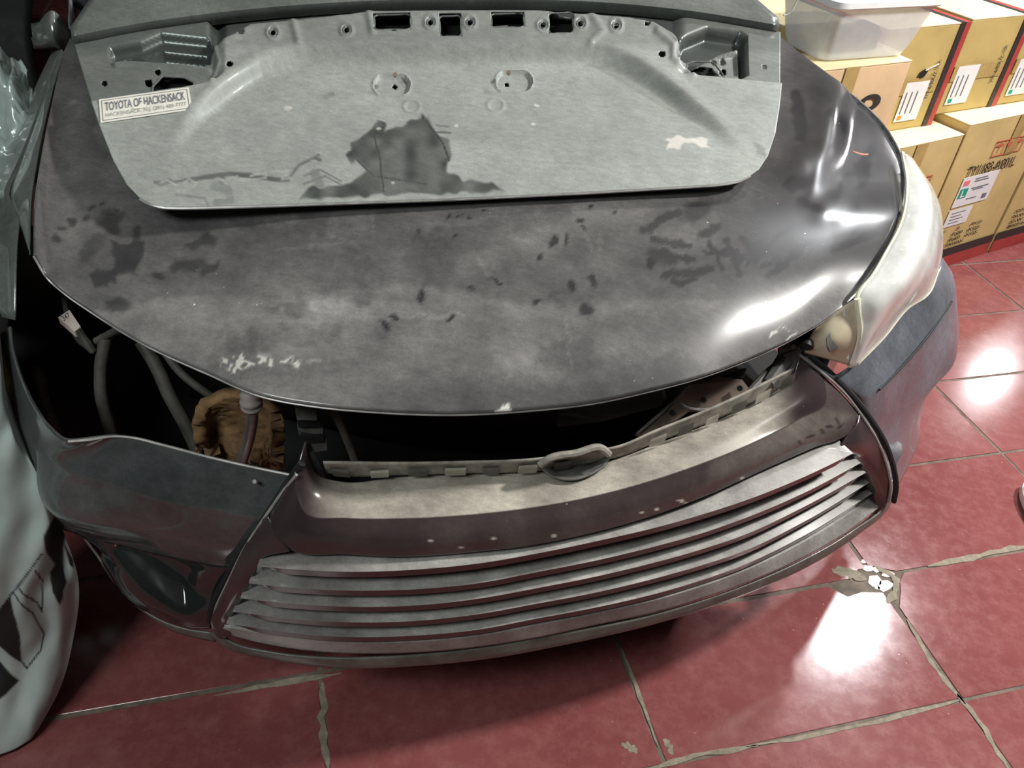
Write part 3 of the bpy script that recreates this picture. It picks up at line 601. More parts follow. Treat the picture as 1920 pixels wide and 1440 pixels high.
# --- engine bay
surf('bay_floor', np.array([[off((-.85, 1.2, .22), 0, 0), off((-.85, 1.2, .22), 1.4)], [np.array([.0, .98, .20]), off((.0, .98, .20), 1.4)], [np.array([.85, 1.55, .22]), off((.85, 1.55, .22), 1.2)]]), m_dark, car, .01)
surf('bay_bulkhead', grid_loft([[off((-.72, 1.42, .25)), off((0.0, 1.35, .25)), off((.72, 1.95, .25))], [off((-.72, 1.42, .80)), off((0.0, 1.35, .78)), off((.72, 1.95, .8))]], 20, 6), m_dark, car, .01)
tube('coolant_pipe', row([(474, 762, .655), (471, 800, .60), (463, 835, .545), (452, 868, .50)]), .0095, m_alu, car, 30, 12)
tube('pipe_collar', row([(474, 722, .69), (470, 745, .68), (474, 768, .655)]), [.0155, .0145, .017, .0145, .017, .0145, .017, .015, .017, .0135, .012], simple('collar_plastic', (.30, .27, .25), .5), car, 40, 14)
fo = grid_loft([row([(392, 850, .50), (395, 760, .60), (440, 742, .62), (500, 765, .60), (512, 800, .57)]), row([(392, 872, .46), (400, 800, .53), (450, 790, .555), (500, 810, .53), (512, 860, .48)]), row([(395, 878, .44), (420, 870, .46), (450, 868, .47), (490, 872, .45), (508, 880, .42)])], 40, 30)
fo += (np.random.RandomState(3).rand(*fo.shape)-.5)*.004
surf('foam_block', fo, m_foam, car, .02)
tube('support_rod', row([(612, 748, .66), (640, 800, .60), (668, 870, .52)]), .0065, m_hose, car, 20, 10)
for pts, w_ in [([(200, 628, .62), (190, 680, .58), (190, 740, .53), (205, 800, .47), (218, 850, .42)], .011), ([(265, 640, .62), (290, 680, .59), (320, 745, .54), (350, 800, .49), (378, 860, .44)], .012),
                ([(180, 640, .61), (230, 618, .64), (290, 640, .64), (340, 700, .6), (420, 760, .55)], .007), ([(70, 690, .56), (85, 760, .52), (110, 820, .46)], .01), ([(120, 560, .66), (130, 600, .65), (150, 640, .61), (178, 660, .59)], .005)]:
    tube('hose', row(pts), w_, m_hose, car, 40, 10)
cn = row([(109, 595, .66), (130, 581, .665), (151, 612, .645), (140, 622, .64)]); prism('wire_connector', cn, (0, 0, -.012), m_conn, car)
text_part('connector_print', '347', cn[0]+(cn[1]-cn[0])*.2+(cn[2]-cn[1])*.32, cn[1]-cn[0], cn[1]-cn[2], .009, m_ink, car, .7)
tube('wire_loom', row([(146, 617, .64), (160, 638, .62), (175, 660, .60)]), [.007, .006, .008, .006], m_hose, car, 12, 8)
# ribbed block hanging beside the flange
for k, (x0, y0, x1, y1) in enumerate([(552, 757, 592, 758), (555, 772, 598, 770), (556, 786, 604, 783), (562, 805, 606, 800), (568, 822, 612, 815)]):
    p = Z(x0, y0, .66-.02*k); q = Z(x1, y1, .66-.02*k); r_ = Z(x0+2, y0+13, .648-.02*k)
    box_part('ribbed_bracket', p, q-p, r_-p, np.array([0, 0, -.02]), m_grey_p if k % 2 == 0 else m_blackp, car, .002)
# ribbed duct under the hood edge
du = row([(1045, 768, .66), (1130, 755, .665), (1240, 728, .67), (1244, 752, .64), (1130, 782, .635), (1045, 792, .63)]); prism('air_duct', du, (0, 0, -.01), m_blackp, car)
for i in range(9):
    t = i/8.; a = du[0]*(1-t)+du[2]*t+np.array([0, 0, .002]); b = du[5]*(1-t)+du[3]*t+np.array([0, 0, .002])
    box_part('duct_rib', a, (b-a), (du[2]-du[0])*.022, (0, 0, .006), m_grey_p, car)
box_part('duct_end', du[2]-(du[2]-du[1])*.35+np.array([0, 0, .003]), (du[2]-du[1])*.35, (du[3]-du[2]), (0, 0, .008), m_grey_p, car, .002)
# pressed steel latch bracket
br = row([(1192, 812, .585), (1262, 752, .625), (1290, 722, .65), (1335, 704, .66), (1392, 712, .66), (1404, 728, .65), (1380, 748, .635), (1340, 766, .62), (1292, 768, .615), (1262, 790, .60), (1215, 818, .58)])
brk = prism('latch_bracket', br, (0, 0, -.006), m_rust, car)
for x, y, z in [(1260, 774, .617), (1319, 750, .633), (1387, 728, .655), (1326, 710, .665)]: dot(x, y, z, .005, m_dark, brk, 'bracket_hole', .003)
tube('bracket_edge', row([(1275, 755, .632), (1290, 764, .63), (1310, 768, .625), (1340, 765, .625), (1380, 748, .64)]), .0025, m_edge, brk, 20, 6)
tube('bracket_edge', row([(1196, 812, .59), (1264, 751, .632), (1292, 722, .655)]), .0025, m_edge, brk, 20, 6)
prism('latch_plate', row([(1318, 700, .665), (1335, 712, .655), (1392, 708, .66), (1400, 690, .67), (1360, 694, .67)]), (0, 0, -.006), m_blackp, brk)
# lamp mount struts at the right
tube('lamp_mount', row([(1440, 720, .64), (1470, 680, .66), (1505, 630, .69), (1530, 612, .70)]), [.012, .016, .02, .02], m_grey_p, car, 20, 8)
tube('lamp_mount', row([(1400, 740, .63), (1440, 700, .645), (1480, 665, .665)]), [.006, .009, .007], m_flange_d, car, 20, 8)
prism('lamp_bracket', row([(1462, 660, .68), (1470, 655, .685), (1500, 652, .69), (1508, 640, .695), (1490, 640, .695), (1460, 650, .685)]), (0, 0, -.008), m_flange, car)

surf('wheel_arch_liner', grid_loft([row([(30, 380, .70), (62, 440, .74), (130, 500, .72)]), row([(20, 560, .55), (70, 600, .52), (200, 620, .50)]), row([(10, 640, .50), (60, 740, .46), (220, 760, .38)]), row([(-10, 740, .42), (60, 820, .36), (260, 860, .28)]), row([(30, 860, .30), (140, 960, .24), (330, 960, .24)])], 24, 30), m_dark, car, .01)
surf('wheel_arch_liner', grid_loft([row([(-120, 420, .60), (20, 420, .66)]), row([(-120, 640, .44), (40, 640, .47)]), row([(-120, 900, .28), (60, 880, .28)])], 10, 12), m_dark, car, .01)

# --- right headlight
m_lens, t, b = nt('hazed_lens'); n1 = noise(t, 7, 5, .7)
t.links.new(mixc(t, rng_(t, n1, .3, .7), (.86, .88, .86), (.97, .97, .93)), b.inputs['Base Color'])
b.inputs['Transmission Weight'].default_value = .3; b.inputs['Roughness'].default_value = .15; b.inputs['IOR'].default_value = 1.3; b.inputs['Coat Weight'].default_value = .8
tb = t.nodes.new('ShaderNodeBsdfTransparent'); mx = t.nodes.new('ShaderNodeMixShader'); t.links.new(rng_(t, noise(t, 16, 5), .35, .65, .22, .5), mx.inputs[0])
t.links.new(b.outputs[0], mx.inputs[1]); t.links.new(tb.outputs[0], mx.inputs[2]); t.links.new(mx.outputs[0], t.nodes['Material Output'].inputs[0]); b.inputs['Transmission Weight'].default_value = 0.
m_chrome = simple('reflector', (.85, .86, .86), .18, metal=1, var=.05)
m_yel = simple('yellowed_plastic', (.62, .55, .40), .35, var=.25, scale=12)
m_yellens = simple('yellowed_rim', (.80, .78, .62), .4, var=.1)
hl = empty('headlight', (0, 0, 0), None, None); hl.parent = car
for k in ('label', 'category'):
    if k in hl: del hl[k]
bpy.data.objects.remove(hl)
in_ = [(1692, 287, .865), (1701, 350, .855), (1690, 420, .84), (1660, 478, .825), (1635, 520, .81), (1608, 556, .79), (1612, 610, .745), (1592, 684, .66)]
md1 = [(1700, 292, .868), (1728, 352, .862), (1722, 425, .85), (1695, 490, .832), (1668, 535, .81), (1640, 570, .785), (1630, 610, .745), (1598, 684, .662)]
md2 = [(1712, 302, .85), (1748, 362, .84), (1752, 430, .825), (1735, 500, .80), (1705, 545, .775), (1668, 588, .745), (1640, 625, .712), (1604, 684, .66)]
out = [(1716, 312, .83), (1755, 372, .80), (1766, 438, .765), (1758, 505, .73), (1742, 546, .705), (1700, 577, .695), (1655, 632, .675), (1606, 682, .652)]
Gh = grid_loft([row(in_), row(md1), row(md2), row(out)], 70, 30)
lens = surf('headlight', Gh, m_lens, car, .003)
lens['label'] = 'hazed clear headlight lens'
refl = grid_loft([row([(x-2, y+4, z-.03) for x, y, z in in_]), row([(x-2, y+6, z-.07) for x, y, z in md1]), row([(x-4, y+4, z-.05) for x, y, z in out])], 40, 20)
surf('headlight_reflector', refl, m_chrome, lens, .003)
tube('headlight_bezel', row([(1697, 385, .845), (1712, 400, .835), (1735, 395, .83), (1738, 425, .82), (1715, 470, .80), (1690, 500, .79)]), .006, m_chrome, lens, 40, 8)
for cx, cy in ((1712, 430), (1672, 500)):
    c = Z(cx, cy, .79); d = ORG-c; d /= np.linalg.norm(d); a = np.cross(d, [0, 0, 1]); a /= np.linalg.norm(a); b_ = np.cross(d, a)
    tube('lamp_ring', [c+.024*(math.cos(q)*a+1.3*math.sin(q)*b_) for q in np.linspace(0, 2*math.pi, 18)], .004, m_chrome, lens, 40, 8)
tube('lens_rim', row(in_[:7]), .004, m_yellens, lens, 80, 8)
tube('lens_rim', row([(1607, 560, .79), (1613, 610, .745), (1594, 686, .655)]), .005, m_yellens, lens, 30, 8)
tube('lens_rim', row(out[3:]), .0042, m_yellens, lens, 60, 8)
for t_ in (.35, .7):
    tube('lens_flute', [np.array(a)*(1-t_)+np.array(b)*t_-np.array([0, 0, .006]) for a, b in zip(row(md1[4:]), row(out[4:]))], .0015, m_yellens, lens, 30, 6)
hs = grid_loft([row([(1528, 618, .735), (1560, 590, .76), (1606, 560, .785)]), row([(1515, 640, .71), (1560, 640, .72), (1610, 615, .74)]), row([(1508, 662, .68), (1545, 672, .675), (1592, 685, .66)])], 20, 16)
surf('headlight_housing', hs, m_yel, lens, .004)
prism('housing_window', row([(1583, 580, .772), (1594, 576, .772), (1592, 672, .678), (1580, 664, .682)]), (0, 0, -.003), m_white, lens)
prism('housing_mark', row([(1550, 632, .73), (1558, 622, .735), (1563, 640, .72), (1570, 650, .71), (1556, 658, .705), (1551, 648, .715)]), (0, 0, -.004), m_grey_p, lens)
tube('bulb_socket', row([(1512, 610, .72), (1516, 628, .712), (1510, 650, .70)]), .013, m_blackp, lens, 16, 12)
dot(1488, 650, .69, .004, m_edge, car, 'bolt_head')

# ------------------------------------------------------------------ trunk lid lying on the hood
lid = empty('boot_lid', tuple(Z(840, 260, .93)), 'dusty silver grey boot lid panel lying on the black bonnet', 'car part')
q = [Z(300, 388, .889), Z(1400, 340, .897), Z(1465, 60, 1.032)]
nrm = np.cross(q[1]-q[0], q[2]-q[0]); nrm /= np.linalg.norm(nrm)
if nrm[2] < 0: nrm = -nrm
def LP(px, py, h=0.):
    d = ray(px, py); return ORG+d*(((q[0]-ORG)@nrm)/(d@nrm))+nrm*h
def LPv(X, Y, Hh):
    D = fw+rt*((X-960)/FOC)[..., None]-up*((Y-720)/FOC)[..., None]
    return ORG+D*(((q[0]-ORG)@nrm)/(D@nrm))[..., None]+nrm*Hh[..., None]
def c2(pts, n): return catmull([(x, y, 0) for x, y in pts], n)[:, :2]
NU, NV = 520, 150
def rs(pts, n):                                        # piecewise-linear resample
    P = np.array(pts, float); s = np.concatenate([[0], np.cumsum(np.hypot(*np.diff(P, axis=0).T))]); T = np.linspace(0, s[-1], n)
    return np.stack([np.interp(T, s, P[:, 0]), np.interp(T, s, P[:, 1])], -1)
Lb = rs([(135, 72), (168, 182), (188, 240), (212, 300), (237, 345), (262, 371)], NV)
Rb = rs([(1467, 52), (1467, 152), (1462, 200), (1454, 250), (1440, 292), (1424, 316)], NV)
Bb = rs([(262, 371), (285, 383), (310, 388), (360, 388), (500, 384), (850, 372), (1100, 360), (1340, 346), (1380, 340), (1405, 330), (1424, 316)], NU)
Tb = c2([(135, 72), (260, 48), (420, 26), (600, 10), (760, 3), (900, 2), (1100, 6), (1280, 22), (1467, 52)], NU)
uu = np.linspace(0, 1, NU)[None, :, None]; vv = np.linspace(0, 1, NV)[:, None, None]
Q = (1-vv)*Tb[None]+vv*Bb[None]+(1-uu)*Lb[:, None]+uu*Rb[:, None]-((1-uu)*(1-vv)*Tb[0]+uu*(1-vv)*Tb[-1]+(1-uu)*vv*Bb[0]+uu*vv*Bb[-1])
X, Y = Q[..., 0], Q[..., 1]
arc = [(285, 360), (318, 285), (345, 235), (380, 190), (420, 152), (455, 128), (500, 105), (550, 92), (620, 88), (850, 86), (1060, 84), (1130, 86), (1180, 105), (1240, 142), (1300, 190), (1345, 228), (1385, 280), (1425, 350)]
arcP = [tuple(p) for p in c2(arc, 60)]
below = inside(X, Y, arcP+[(1425, 600), (285, 600)])
da = seg_dist(X, Y, arcP)*np.where(below, 1, -1)
Hh = np.zeros(X.shape)
fade = 1-sm(150, 300, Y)
Hh -= .024*sm(-4, 20, da)*fade
Hh += .003*np.exp(-((da+8)/10)**2)*fade
wave = [(395, 92), (402, 78), (440, 62), (470, 44), (560, 36), (640, 27), (700, 20), (1000, 18), (1110, 27), (1180, 32), (1225, 40), (1262, 62), (1280, 85), (1268, 110), (1290, 130)]
wv = np.interp(X, [w_[0] for w_ in wave[:13]], [w_[1] for w_ in wave[:13]])
up_m = sm(4, -6, Y-wv)*sm(385, 405, X)*sm(1290, 1265, X)
Hh -= .022*up_m
Hh += .004*np.exp(-((Y-wv-6)/7)**2)*(X > 400)*(X < 1270)
# outer skin line (sits proud of the inner frame at both ends)
skl = [(165, 187), (365, 156), (405, 146), (440, 120)]; skr = [(1290, 136), (1330, 140), (1467, 153)]
yl = np.interp(X, [s[0] for s in skl], [s[1] for s in skl]); yr = np.interp(X, [s[0] for s in skr], [s[1] for s in skr])
frame_l = sm(3, -3, Y-yl)*sm(425, 400, X); frame_r = sm(3, -3, Y-yr)*sm(1268, 1290, X)
Hh -= .010*frame_l+.010*frame_r
pl1 = polymask(X, Y, [(205, 80), (260, 70), (300, 52), (388, 62), (392, 92), (390, 108), (340, 108), (250, 100), (215, 108), (203, 95)], 5); pl2 = polymask(X, Y, [(228, 88), (262, 84), (300, 72), (385, 82), (388, 100), (380, 112), (300, 106), (240, 104)], 4)
Hh -= .018*pl1+.02*pl2
Hh += .006*np.exp(-(seg_dist(X, Y, [(215, 112), (250, 112), (340, 118), (390, 126)])/5)**2)
pr1 = polymask(X, Y, [(1285, 62), (1330, 44), (1390, 52), (1402, 60), (1404, 130), (1392, 136), (1390, 80), (1350, 88), (1300, 108), (1272, 104)], 5)
Hh -= .028*pr1
Hh -= .012*polymask(X, Y, [(1300, 106), (1350, 92), (1385, 90), (1388, 132), (1300, 128)], 4)
def ring(cx, cy, rx, ry, w_, pad=0):
    if pad:                                            # stadium
        dx = np.maximum(np.abs(X-cx)-(rx-ry), 0); r_ = np.hypot(dx, Y-cy)/ry
    else: r_ = np.hypot((X-cx)/rx, (Y-cy)/ry)
    return r_
for cx, cy in ((735, 139), (967, 133)):
    r_ = ring(cx, cy, 35, 20, 0, 1); Hh -= .005*sm(1.05, .85, r_); Hh += .003*np.exp(-((r_-1)/.12)**2)
for cx, cy in ((773, 182), (932, 180)):
    r_ = ring(cx, cy, 17, 15, 0); Hh += .0018*np.exp(-((r_-.9)/.16)**2)
bosses = [(512, 62), (650, 57), (807, 43), (881, 43), (1018, 48), (1088, 45), (1155, 49)]
for cx, cy in bosses:
    r_ = ring(cx, cy, 11, 11, 0); Hh += .003*np.exp(-((r_-1)/.3)**2)-.004*sm(.8, .6, r_)
# flat octagonal beads in the flange
for xx in (590, 600, 1110): Hh += 0
Hh += .005*polymask(X, Y, [(560, 70), (590, 40), (680, 34), (700, 48), (690, 80), (600, 80)], 6)*0+.004*np.exp(-(seg_dist(X, Y, [(548, 36), (560, 80)])/7)**2)+.004*np.exp(-(seg_dist(X, Y, [(690, 22), (698, 60)])/6)**2)+.004*np.exp(-(seg_dist(X, Y, [(1100, 20), (1130, 58), (1108, 80)])/7)**2)
Hh += .004*np.exp(-(seg_dist(X, Y, [(398, 70), (408, 110), (396, 150)])/5)**2)+.006*np.exp(-(seg_dist(X, Y, [(1232, 60), (1262, 84), (1262, 110), (1300, 136)])/6)**2)
Hh += .0008*(vnoise(X, Y, 45, 5)-.5)
def hole_mask():
    m = np.zeros(X.shape, bool)
    for poly in [[(702, 29), (768, 26), (769, 52), (745, 53), (740, 56), (728, 54), (703, 54)], [(825, 30), (862, 29), (864, 66), (827, 68)], [(922, 27), (980, 25), (982, 49), (924, 50)], [(1030, 24), (1072, 23), (1074, 60), (1031, 62)],
                 [(285, 152), (302, 135), (342, 137), (361, 146), (361, 155), (283, 167)], [(1292, 112), (1305, 108), (1340, 110), (1352, 124), (1360, 137), (1300, 133), (1292, 124)]]:
        m |= inside(X, Y, poly)
    for cx, cy, r_ in [(430, 120, 5), (452, 60, 5), (1213, 45, 4), (1241, 101, 5), (512, 62, 5), (650, 57, 5), (806, 43, 5), (880, 43, 5), (1017, 49, 5), (1087, 46, 5), (1156, 50, 4), (193, 147, 4), (276, 146, 6), (294, 126, 4), (741, 138, 3), (954, 134, 3), (1363, 118, 5), (1362, 100, 4), (1345, 100, 3), (1437, 118, 3)]:
        m |= np.hypot(X-cx, Y-cy) < r_
    return m
hm = hole_mask(); fmask = ~(hm[:-1, :-1] | hm[1:, 1:] | hm[:-1, 1:] | hm[1:, :-1])
Gd = LPv(X, Y, Hh)
lsk = surf('lid_panel', Gd, m_lid, lid, .0025, fmask, 50)
fx_, fy_ = X.reshape(-1), Y.reshape(-1)
d = .95+.1*vnoise(fx_, fy_*2, 80, 1)
ff = (up_m*.8+frame_l*.55+frame_r*.4+pl1*.85+pr1*.85).reshape(-1); d = d*(1-np.clip(ff, 0, .85))  # thinner dust here also paints the shade of groove, frame ends and pockets
d *= 1-.32*sm(100, 78, fy_)
wipe = np.zeros_like(d); chip = np.zeros_like(d)
big = polymask(fx_, fy_, [(648, 290), (662, 262), (682, 248), (700, 232), (708, 212), (722, 216), (722, 238), (745, 228), (790, 205), (796, 196), (806, 205), (812, 228), (824, 245), (842, 256), (846, 290), (838, 318), (862, 332), (868, 340), (910, 342), (945, 356), (900, 360), (700, 366), (560, 374), (580, 352), (640, 350), (668, 335), (690, 320), (672, 300), (658, 308)], 3, 5)
wipe = np.maximum(wipe, big*(.58+.35*vnoise(fx_, fy_, 22, 6)))
for pts, w_, s in [([(700, 240), (712, 300), (720, 360)], 2, .9), ([(655, 285), (700, 330), (800, 345)], 3, .8), ([(800, 215), (830, 265), (842, 300)], 3, .9), ([(820, 240), (845, 242)], 3, .6), ([(290, 342), (330, 341), (360, 334), (420, 332)], 3, .5),
                   ([(440, 327), (480, 332), (520, 337), (540, 336)], 5, .7), ([(355, 338), (395, 330), (430, 326), (470, 328)], 5, .6), ([(545, 330), (560, 310), (590, 295), (598, 290)], 3, .55), ([(570, 330), (600, 318), (640, 340)], 2, .5), ([(570, 345), (610, 330), (650, 352)], 2, .5), ([(330, 365), (385, 372), (390, 386)], 3, .3), ([(400, 350), (430, 360), (432, 378), (405, 380)], 8, .3), ([(430, 355), (415, 345)], 6, .3), ([(300, 345), (318, 338)], 6, .4), ([(610, 160), (622, 155)], 6, .3), ([(820, 224), (842, 228)], 3, .4), ([(590, 325), (600, 350)], 10, .35), ([(600, 300), (590, 296)], 4, .6)]:
    wipe = np.maximum(wipe, stroke(fx_, fy_, pts, w_)*s)
wipe = np.maximum(wipe, .4*polymask(fx_, fy_, [(1411, 265), (1425, 268), (1436, 282), (1434, 296), (1420, 288)], 3, 3))
chip = np.maximum(chip, .75*polymask(fx_, fy_, [(1243, 258), (1255, 250), (1290, 252), (1330, 258), (1328, 272), (1336, 280), (1310, 276), (1290, 268), (1270, 276), (1244, 280), (1258, 266)], 2, 6))
for x, y, rx, ry, a in [(538, 184, 8, 5, 0), (857, 226, 4, 4, 0), (1002, 222, 4, 4, 0), (1010, 180, 6, 3, 30), (710, 232, 5, 4, 0), (737, 343, 4, 3, 0), (620, 190, 2, 2, 0)]: chip = np.maximum(chip, .6*ell(fx_, fy_, x, y, rx, ry, a))
for pts in [[(345, 345), (355, 336), (370, 344), (362, 350)], [(395, 340), (410, 334), (425, 344)], [(300, 344), (312, 338), (330, 346)], [(425, 336), (445, 330), (440, 338), (470, 336)], [(470, 330), (500, 322), (498, 334), (475, 336)], [(510, 322), (540, 320), (528, 336), (550, 334)]]:
    chip = np.maximum(chip, .22*stroke(fx_+5*(vnoise(fx_, fy_, 9, 3)-.5), fy_+5*(vnoise(fx_, fy_, 9, 7)-.5), pts, 2.4)); wipe = wipe*(1-.7*stroke(fx_, fy_, pts, 2.5))
set_attr(lsk, 'dirt_light', np.stack([d, wipe, chip], -1))
# rims round the openings
def rimtube(pts, r_, name='opening_rim', h=0.0, mat=None):
    P = [LP(x, y, h) for x, y in pts]; P.append(P[0]); 
    PP = []
    for a, b_ in zip(P[:-1], P[1:]): PP += [a*(1-t)+b_*t for t in (.08, .36, .64, .92)]
    PP.append(PP[0]); tube(name, PP, r_, mat or m_lid_in, lid, 90, 6)
for P in [[(702, 28), (769, 26), (770, 54), (703, 55)], [(824, 30), (863, 29), (865, 67), (826, 68)], [(921, 26), (981, 24), (983, 50), (923, 51)], [(1029, 24), (1073, 23), (1075, 61), (1030, 62)],
          [(284, 153), (302, 134), (343, 136), (362, 146), (361, 156), (283, 167)], [(1291, 112), (1305, 107), (1341, 109), (1353, 124), (1361, 137), (1300, 134), (1291, 124)]]:
    rimtube(P, .0018, h=-.010 if P[0][0] in (284, 1291) else -.001)
for cx, cy in bosses: rimtube([(cx+7*math.cos(a), cy+7*math.sin(a)) for a in np.linspace(0, 6.283, 9)[:-1]], .0022)
# latch seen through the third opening
prism('latch_striker', [LP(926, 32, -.02), LP(955, 30, -.02), LP(952, 47, -.02), LP(930, 48, -.02)], -nrm*.004, m_alu, lid)
# lower hem of the panel
tube('panel_hem', [LPv(np.array([p[0]]), np.array([p[1]]), np.array([-.003]))[0] for p in Bb[::10]], .0025, m_edge, lid, 160, 6)
# licence lamp bolts
for x, y in ((741, 138), (954, 134)): prism('bolt', [LP(x+4*math.cos(a), y+4*math.sin(a), -.004) for a in np.linspace(0, 6.283, 7)[:-1]], nrm*.003, m_rust, lid)
# upper deck of the lid, bent back over the break line
T3 = LPv(Tb[:, 0], Tb[:, 1], np.full(NU, .004))[::6]
ub = nrm*0+np.array([-.30, .95, 0]); ub /= np.linalg.norm(ub)
UD = np.array([T3-nrm*.022, T3, T3+ub*.012+np.array([0, 0, .010]), T3+ub*.10+np.array([0, 0, .035]), T3+ub*.30+np.array([0, 0, .03]), T3+ub*.55+np.array([0, 0, -.02])])
cx_ = UD.mean(axis=1, keepdims=True); shrink = np.array([1, 1, 1.0, .96, .9, .82])[:, None, None]
c0 = T3[[0, -1]].mean(0); ax_ = (T3[-1]-T3[0]); ax_ /= np.linalg.norm(ax_)
along = ((UD-c0)@ax_)[..., None]; UD = UD-ax_*along*(1-shrink)
deck = surf('lid_deck', UD, paint('deck_paint', (.04, .045, .045), (.22, .24, .22), .5, .4, .25, metal=.5, dscale=5, coat=.5), lid, .003)
tube('deck_groove', list((T3+ub*.005+np.array([0, 0, -.002]))[::4]), .0025, m_rubber, lid, 120, 6)
tube('deck_edge', list((T3+ub*.011+np.array([0, 0, .010]))[::4]), .0016, m_edge, lid, 120, 6)
tube('wire_hook', [LP(1462, 45, .02), LP(1472, 42, .02), LP(1482, 30, .03), LP(1486, 8, .05), LP(1484, -20, .07)], .0016, m_edge, lid, 30, 6)
for Pn in ([(640, 18), (1190, 16), (1190, 74), (640, 74)], [(255, 118), (372, 118), (372, 168), (255, 168)], [(1282, 96), (1385, 96), (1385, 145), (1282, 145)], [(425, 34), (640, 30), (640, 72), (425, 74)]):
    prism('shade_plate', [LP(x, y, -.034) for x, y in Pn], -nrm*.002, m_dark, lid)  # black plates added behind the openings to paint their shade
# dealer sticker
s0, s1, s2 = LP(189, 232, .0012), LP(361, 207, .0012), LP(186, 188, .0012)
ex = (s1-s0); ey = (s2-s0); L1, L2 = np.linalg.norm(ex), np.linalg.norm(ey)
st = box_part('sticker', s0, ex, ey, nrm*.0005, simple('sticker_paper', (.72, .70, .62), .45, var=.06), lid); st['label'] = 'cream dealer sticker with dark lettering'
up1 = nrm*.0007
for a, b_, c_, e_ in ((.025, .07, .95, .02), (.025, .91, .95, .02), (.025, .07, .007, .86), (.968, .07, .007, .86)):
    box_part('sticker_border', s0+ex*a+ey*b_+up1, ex*c_, ey*e_, nrm*.0002, m_grey_ink, st)
text_part('sticker_lettering', 'TOYOTA OF HACKENSACK', s0+ex*.06+ey*.46+up1, ex, ey, L2*.36, m_grey_ink, st, fit=L1*.88, bold=.012)
text_part('sticker_lettering', 'HACKENSACK, N.J. (201) 488-7777', s0+ex*.06+ey*.16+up1, ex, ey, L2*.20, simple('faded_ink', (.33, .33, .32), .7), st, fit=L1*.88)
prism('sticker_scratch', [s0+ex*a+ey*b_+nrm*.0016 for a, b_ in ((.34, .40), (.38, .35), (.50, .36), (.50, .48), (.44, .55), (.42, .46))], nrm*.0002, m_chip, st)

# ------------------------------------------------------------------ cartons
def card(name, c, v_=.1): return simple(name, c, .75, var=v_, scale=9)
m_card = card('brown_card', (.60, .46, .20)); m_card2 = card('golden_card', (.50, .38, .14)); m_card3 = card('pinkish_card', (.72, .51, .30)); m_cardtop = card('pale_card', (.76, .64, .39))
m_tape = simple('packing_tape', (.46, .33, .13), .2, var=.1); m_btape = simple('black_band', (.035, .03, .03), .5); m_rtape = simple('red_band', (.42, .055, .05), .5)
m_gap = m_dark
def carton(A, Bp, h, depth, label, mat, z0=0., group=None, tops=None, tape='v', seam=True):
    """A, Bp: front bottom corners (left, right)"""
    A = np.array([*A, z0]); Bp = np.array([*Bp, z0]); ex = Bp-A; W = np.linalg.norm(ex); e = ex/W; n = np.array([-e[1], e[0], 0])
    r_ = empty('carton', tuple((A+Bp)/2+n*depth/2), label, 'box', group or ('brown cartons standing on the floor' if z0 == 0. else None))
    box_part('carton_body', A+n*.003, ex, n*(depth-.006), (0, 0, h-.004), mat, r_, .003)
    for k in (0, 1): box_part('flap', A+n*(.002+k*depth*.5)+np.array([0, 0, h-.004]), ex, n*(depth*.5-.004), (0, 0, .004), tops or m_cardtop, r_, .001)
    def F(x, z, d=0.): return A+e*x-n*(.0+d)+np.array([0, 0, z])
    return r_, F, e, n, W
UPV = np.array([0, 0, 1.])
def decal(r_, F, e, x, z, w_, h_, mat, name='label_sheet', d=.0012, slant=0):
    return box_part(name, F(x, z, d), e*w_, UPV*h_+e*slant, np.cross(e, UPV)*-.0008, mat, r_)
def ftext(r_, F, e, s, x, z, h_, mat, fit=None, name='printing', d=.0022, up_=UPV, bold=.0, ax=None):
    return text_part(name, s, F(x, z, d), ax if ax is not None else e, up_, h_, mat, r_, fit=fit, bold=bold, lift=.0)
def shipping(r_, F, e, x, z, w_, h_, col='g'):
    s = decal(r_, F, e, x, z, w_, h_, m_white)
    decal(r_, F, e, x+w_*.05, z+h_*.72, w_*.16, h_*.17, m_pink, 'label_mark', .0022)
    decal(r_, F, e, x+w_*.04, z+h_*.30, w_*.22, h_*.32, m_green, 'label_mark', .0022)
    ftext(r_, F, e, 'L', x+w_*.09, z+h_*.34, h_*.24, m_white, fit=w_*.11, name='label_letter', d=.0034, bold=.03)
    for k, (a, b_, c_) in enumerate([(.35, .86, .35), (.35, .78, .4), (.35, .55, .48), (.4, .49, .3), (.33, .20, .28)]): decal(r_, F, e, x+w_*a, z+h_*b_, w_*c_, h_*.035, m_grey_ink, 'label_line', .0022)
    decal(r_, F, e, x+w_*.78, z+h_*.10, w_*.13, h_*.16, m_grey_ink, 'label_mark', .0022)
def fragile(r_, F, e, x, z, w_, h_):
    for a, b_, c_, d_ in ((0, 0, 1, .07), (0, .93, 1, .07), (0, 0, .02, 1), (.98, 0, .02, 1), (.33, 0, .015, 1), (.66, 0, .015, 1)): decal(r_, F, e, x+w_*a, z+h_*b_, w_*c_, h_*d_, m_red_ink, 'handling_mark')
    for k in range(3):
        cx = x+w_*(.17+.33*k); cz_ = z+h_*.62
        pts = [F(cx+w_*.11*math.cos(t), cz_+h_*.22*math.sin(t), .0013) for t in np.linspace(0, math.pi, 8)] if k != 1 else [F(cx+a*w_, z+b_*h_, .0013) for a, b_ in ((-.08, .8), (.08, .8), (.06, .5), (.01, .42), (-.01, .42), (-.06, .5))]
        prism('handling_mark', pts, np.cross(e, UPV)*-.0006, m_red_ink, r_); decal(r_, F, e, cx-w_*.008, z+h_*.18, w_*.016, h_*.45, m_red_ink, 'handling_mark')
def floor_bands(r_, F, e, W, s=1):
    decal(r_, F, e, 0, 0, W, .052, m_rtape, 'red_band'); decal(r_, F, e, 0, .052, W, .036, m_btape, 'black_band')
G1 = None
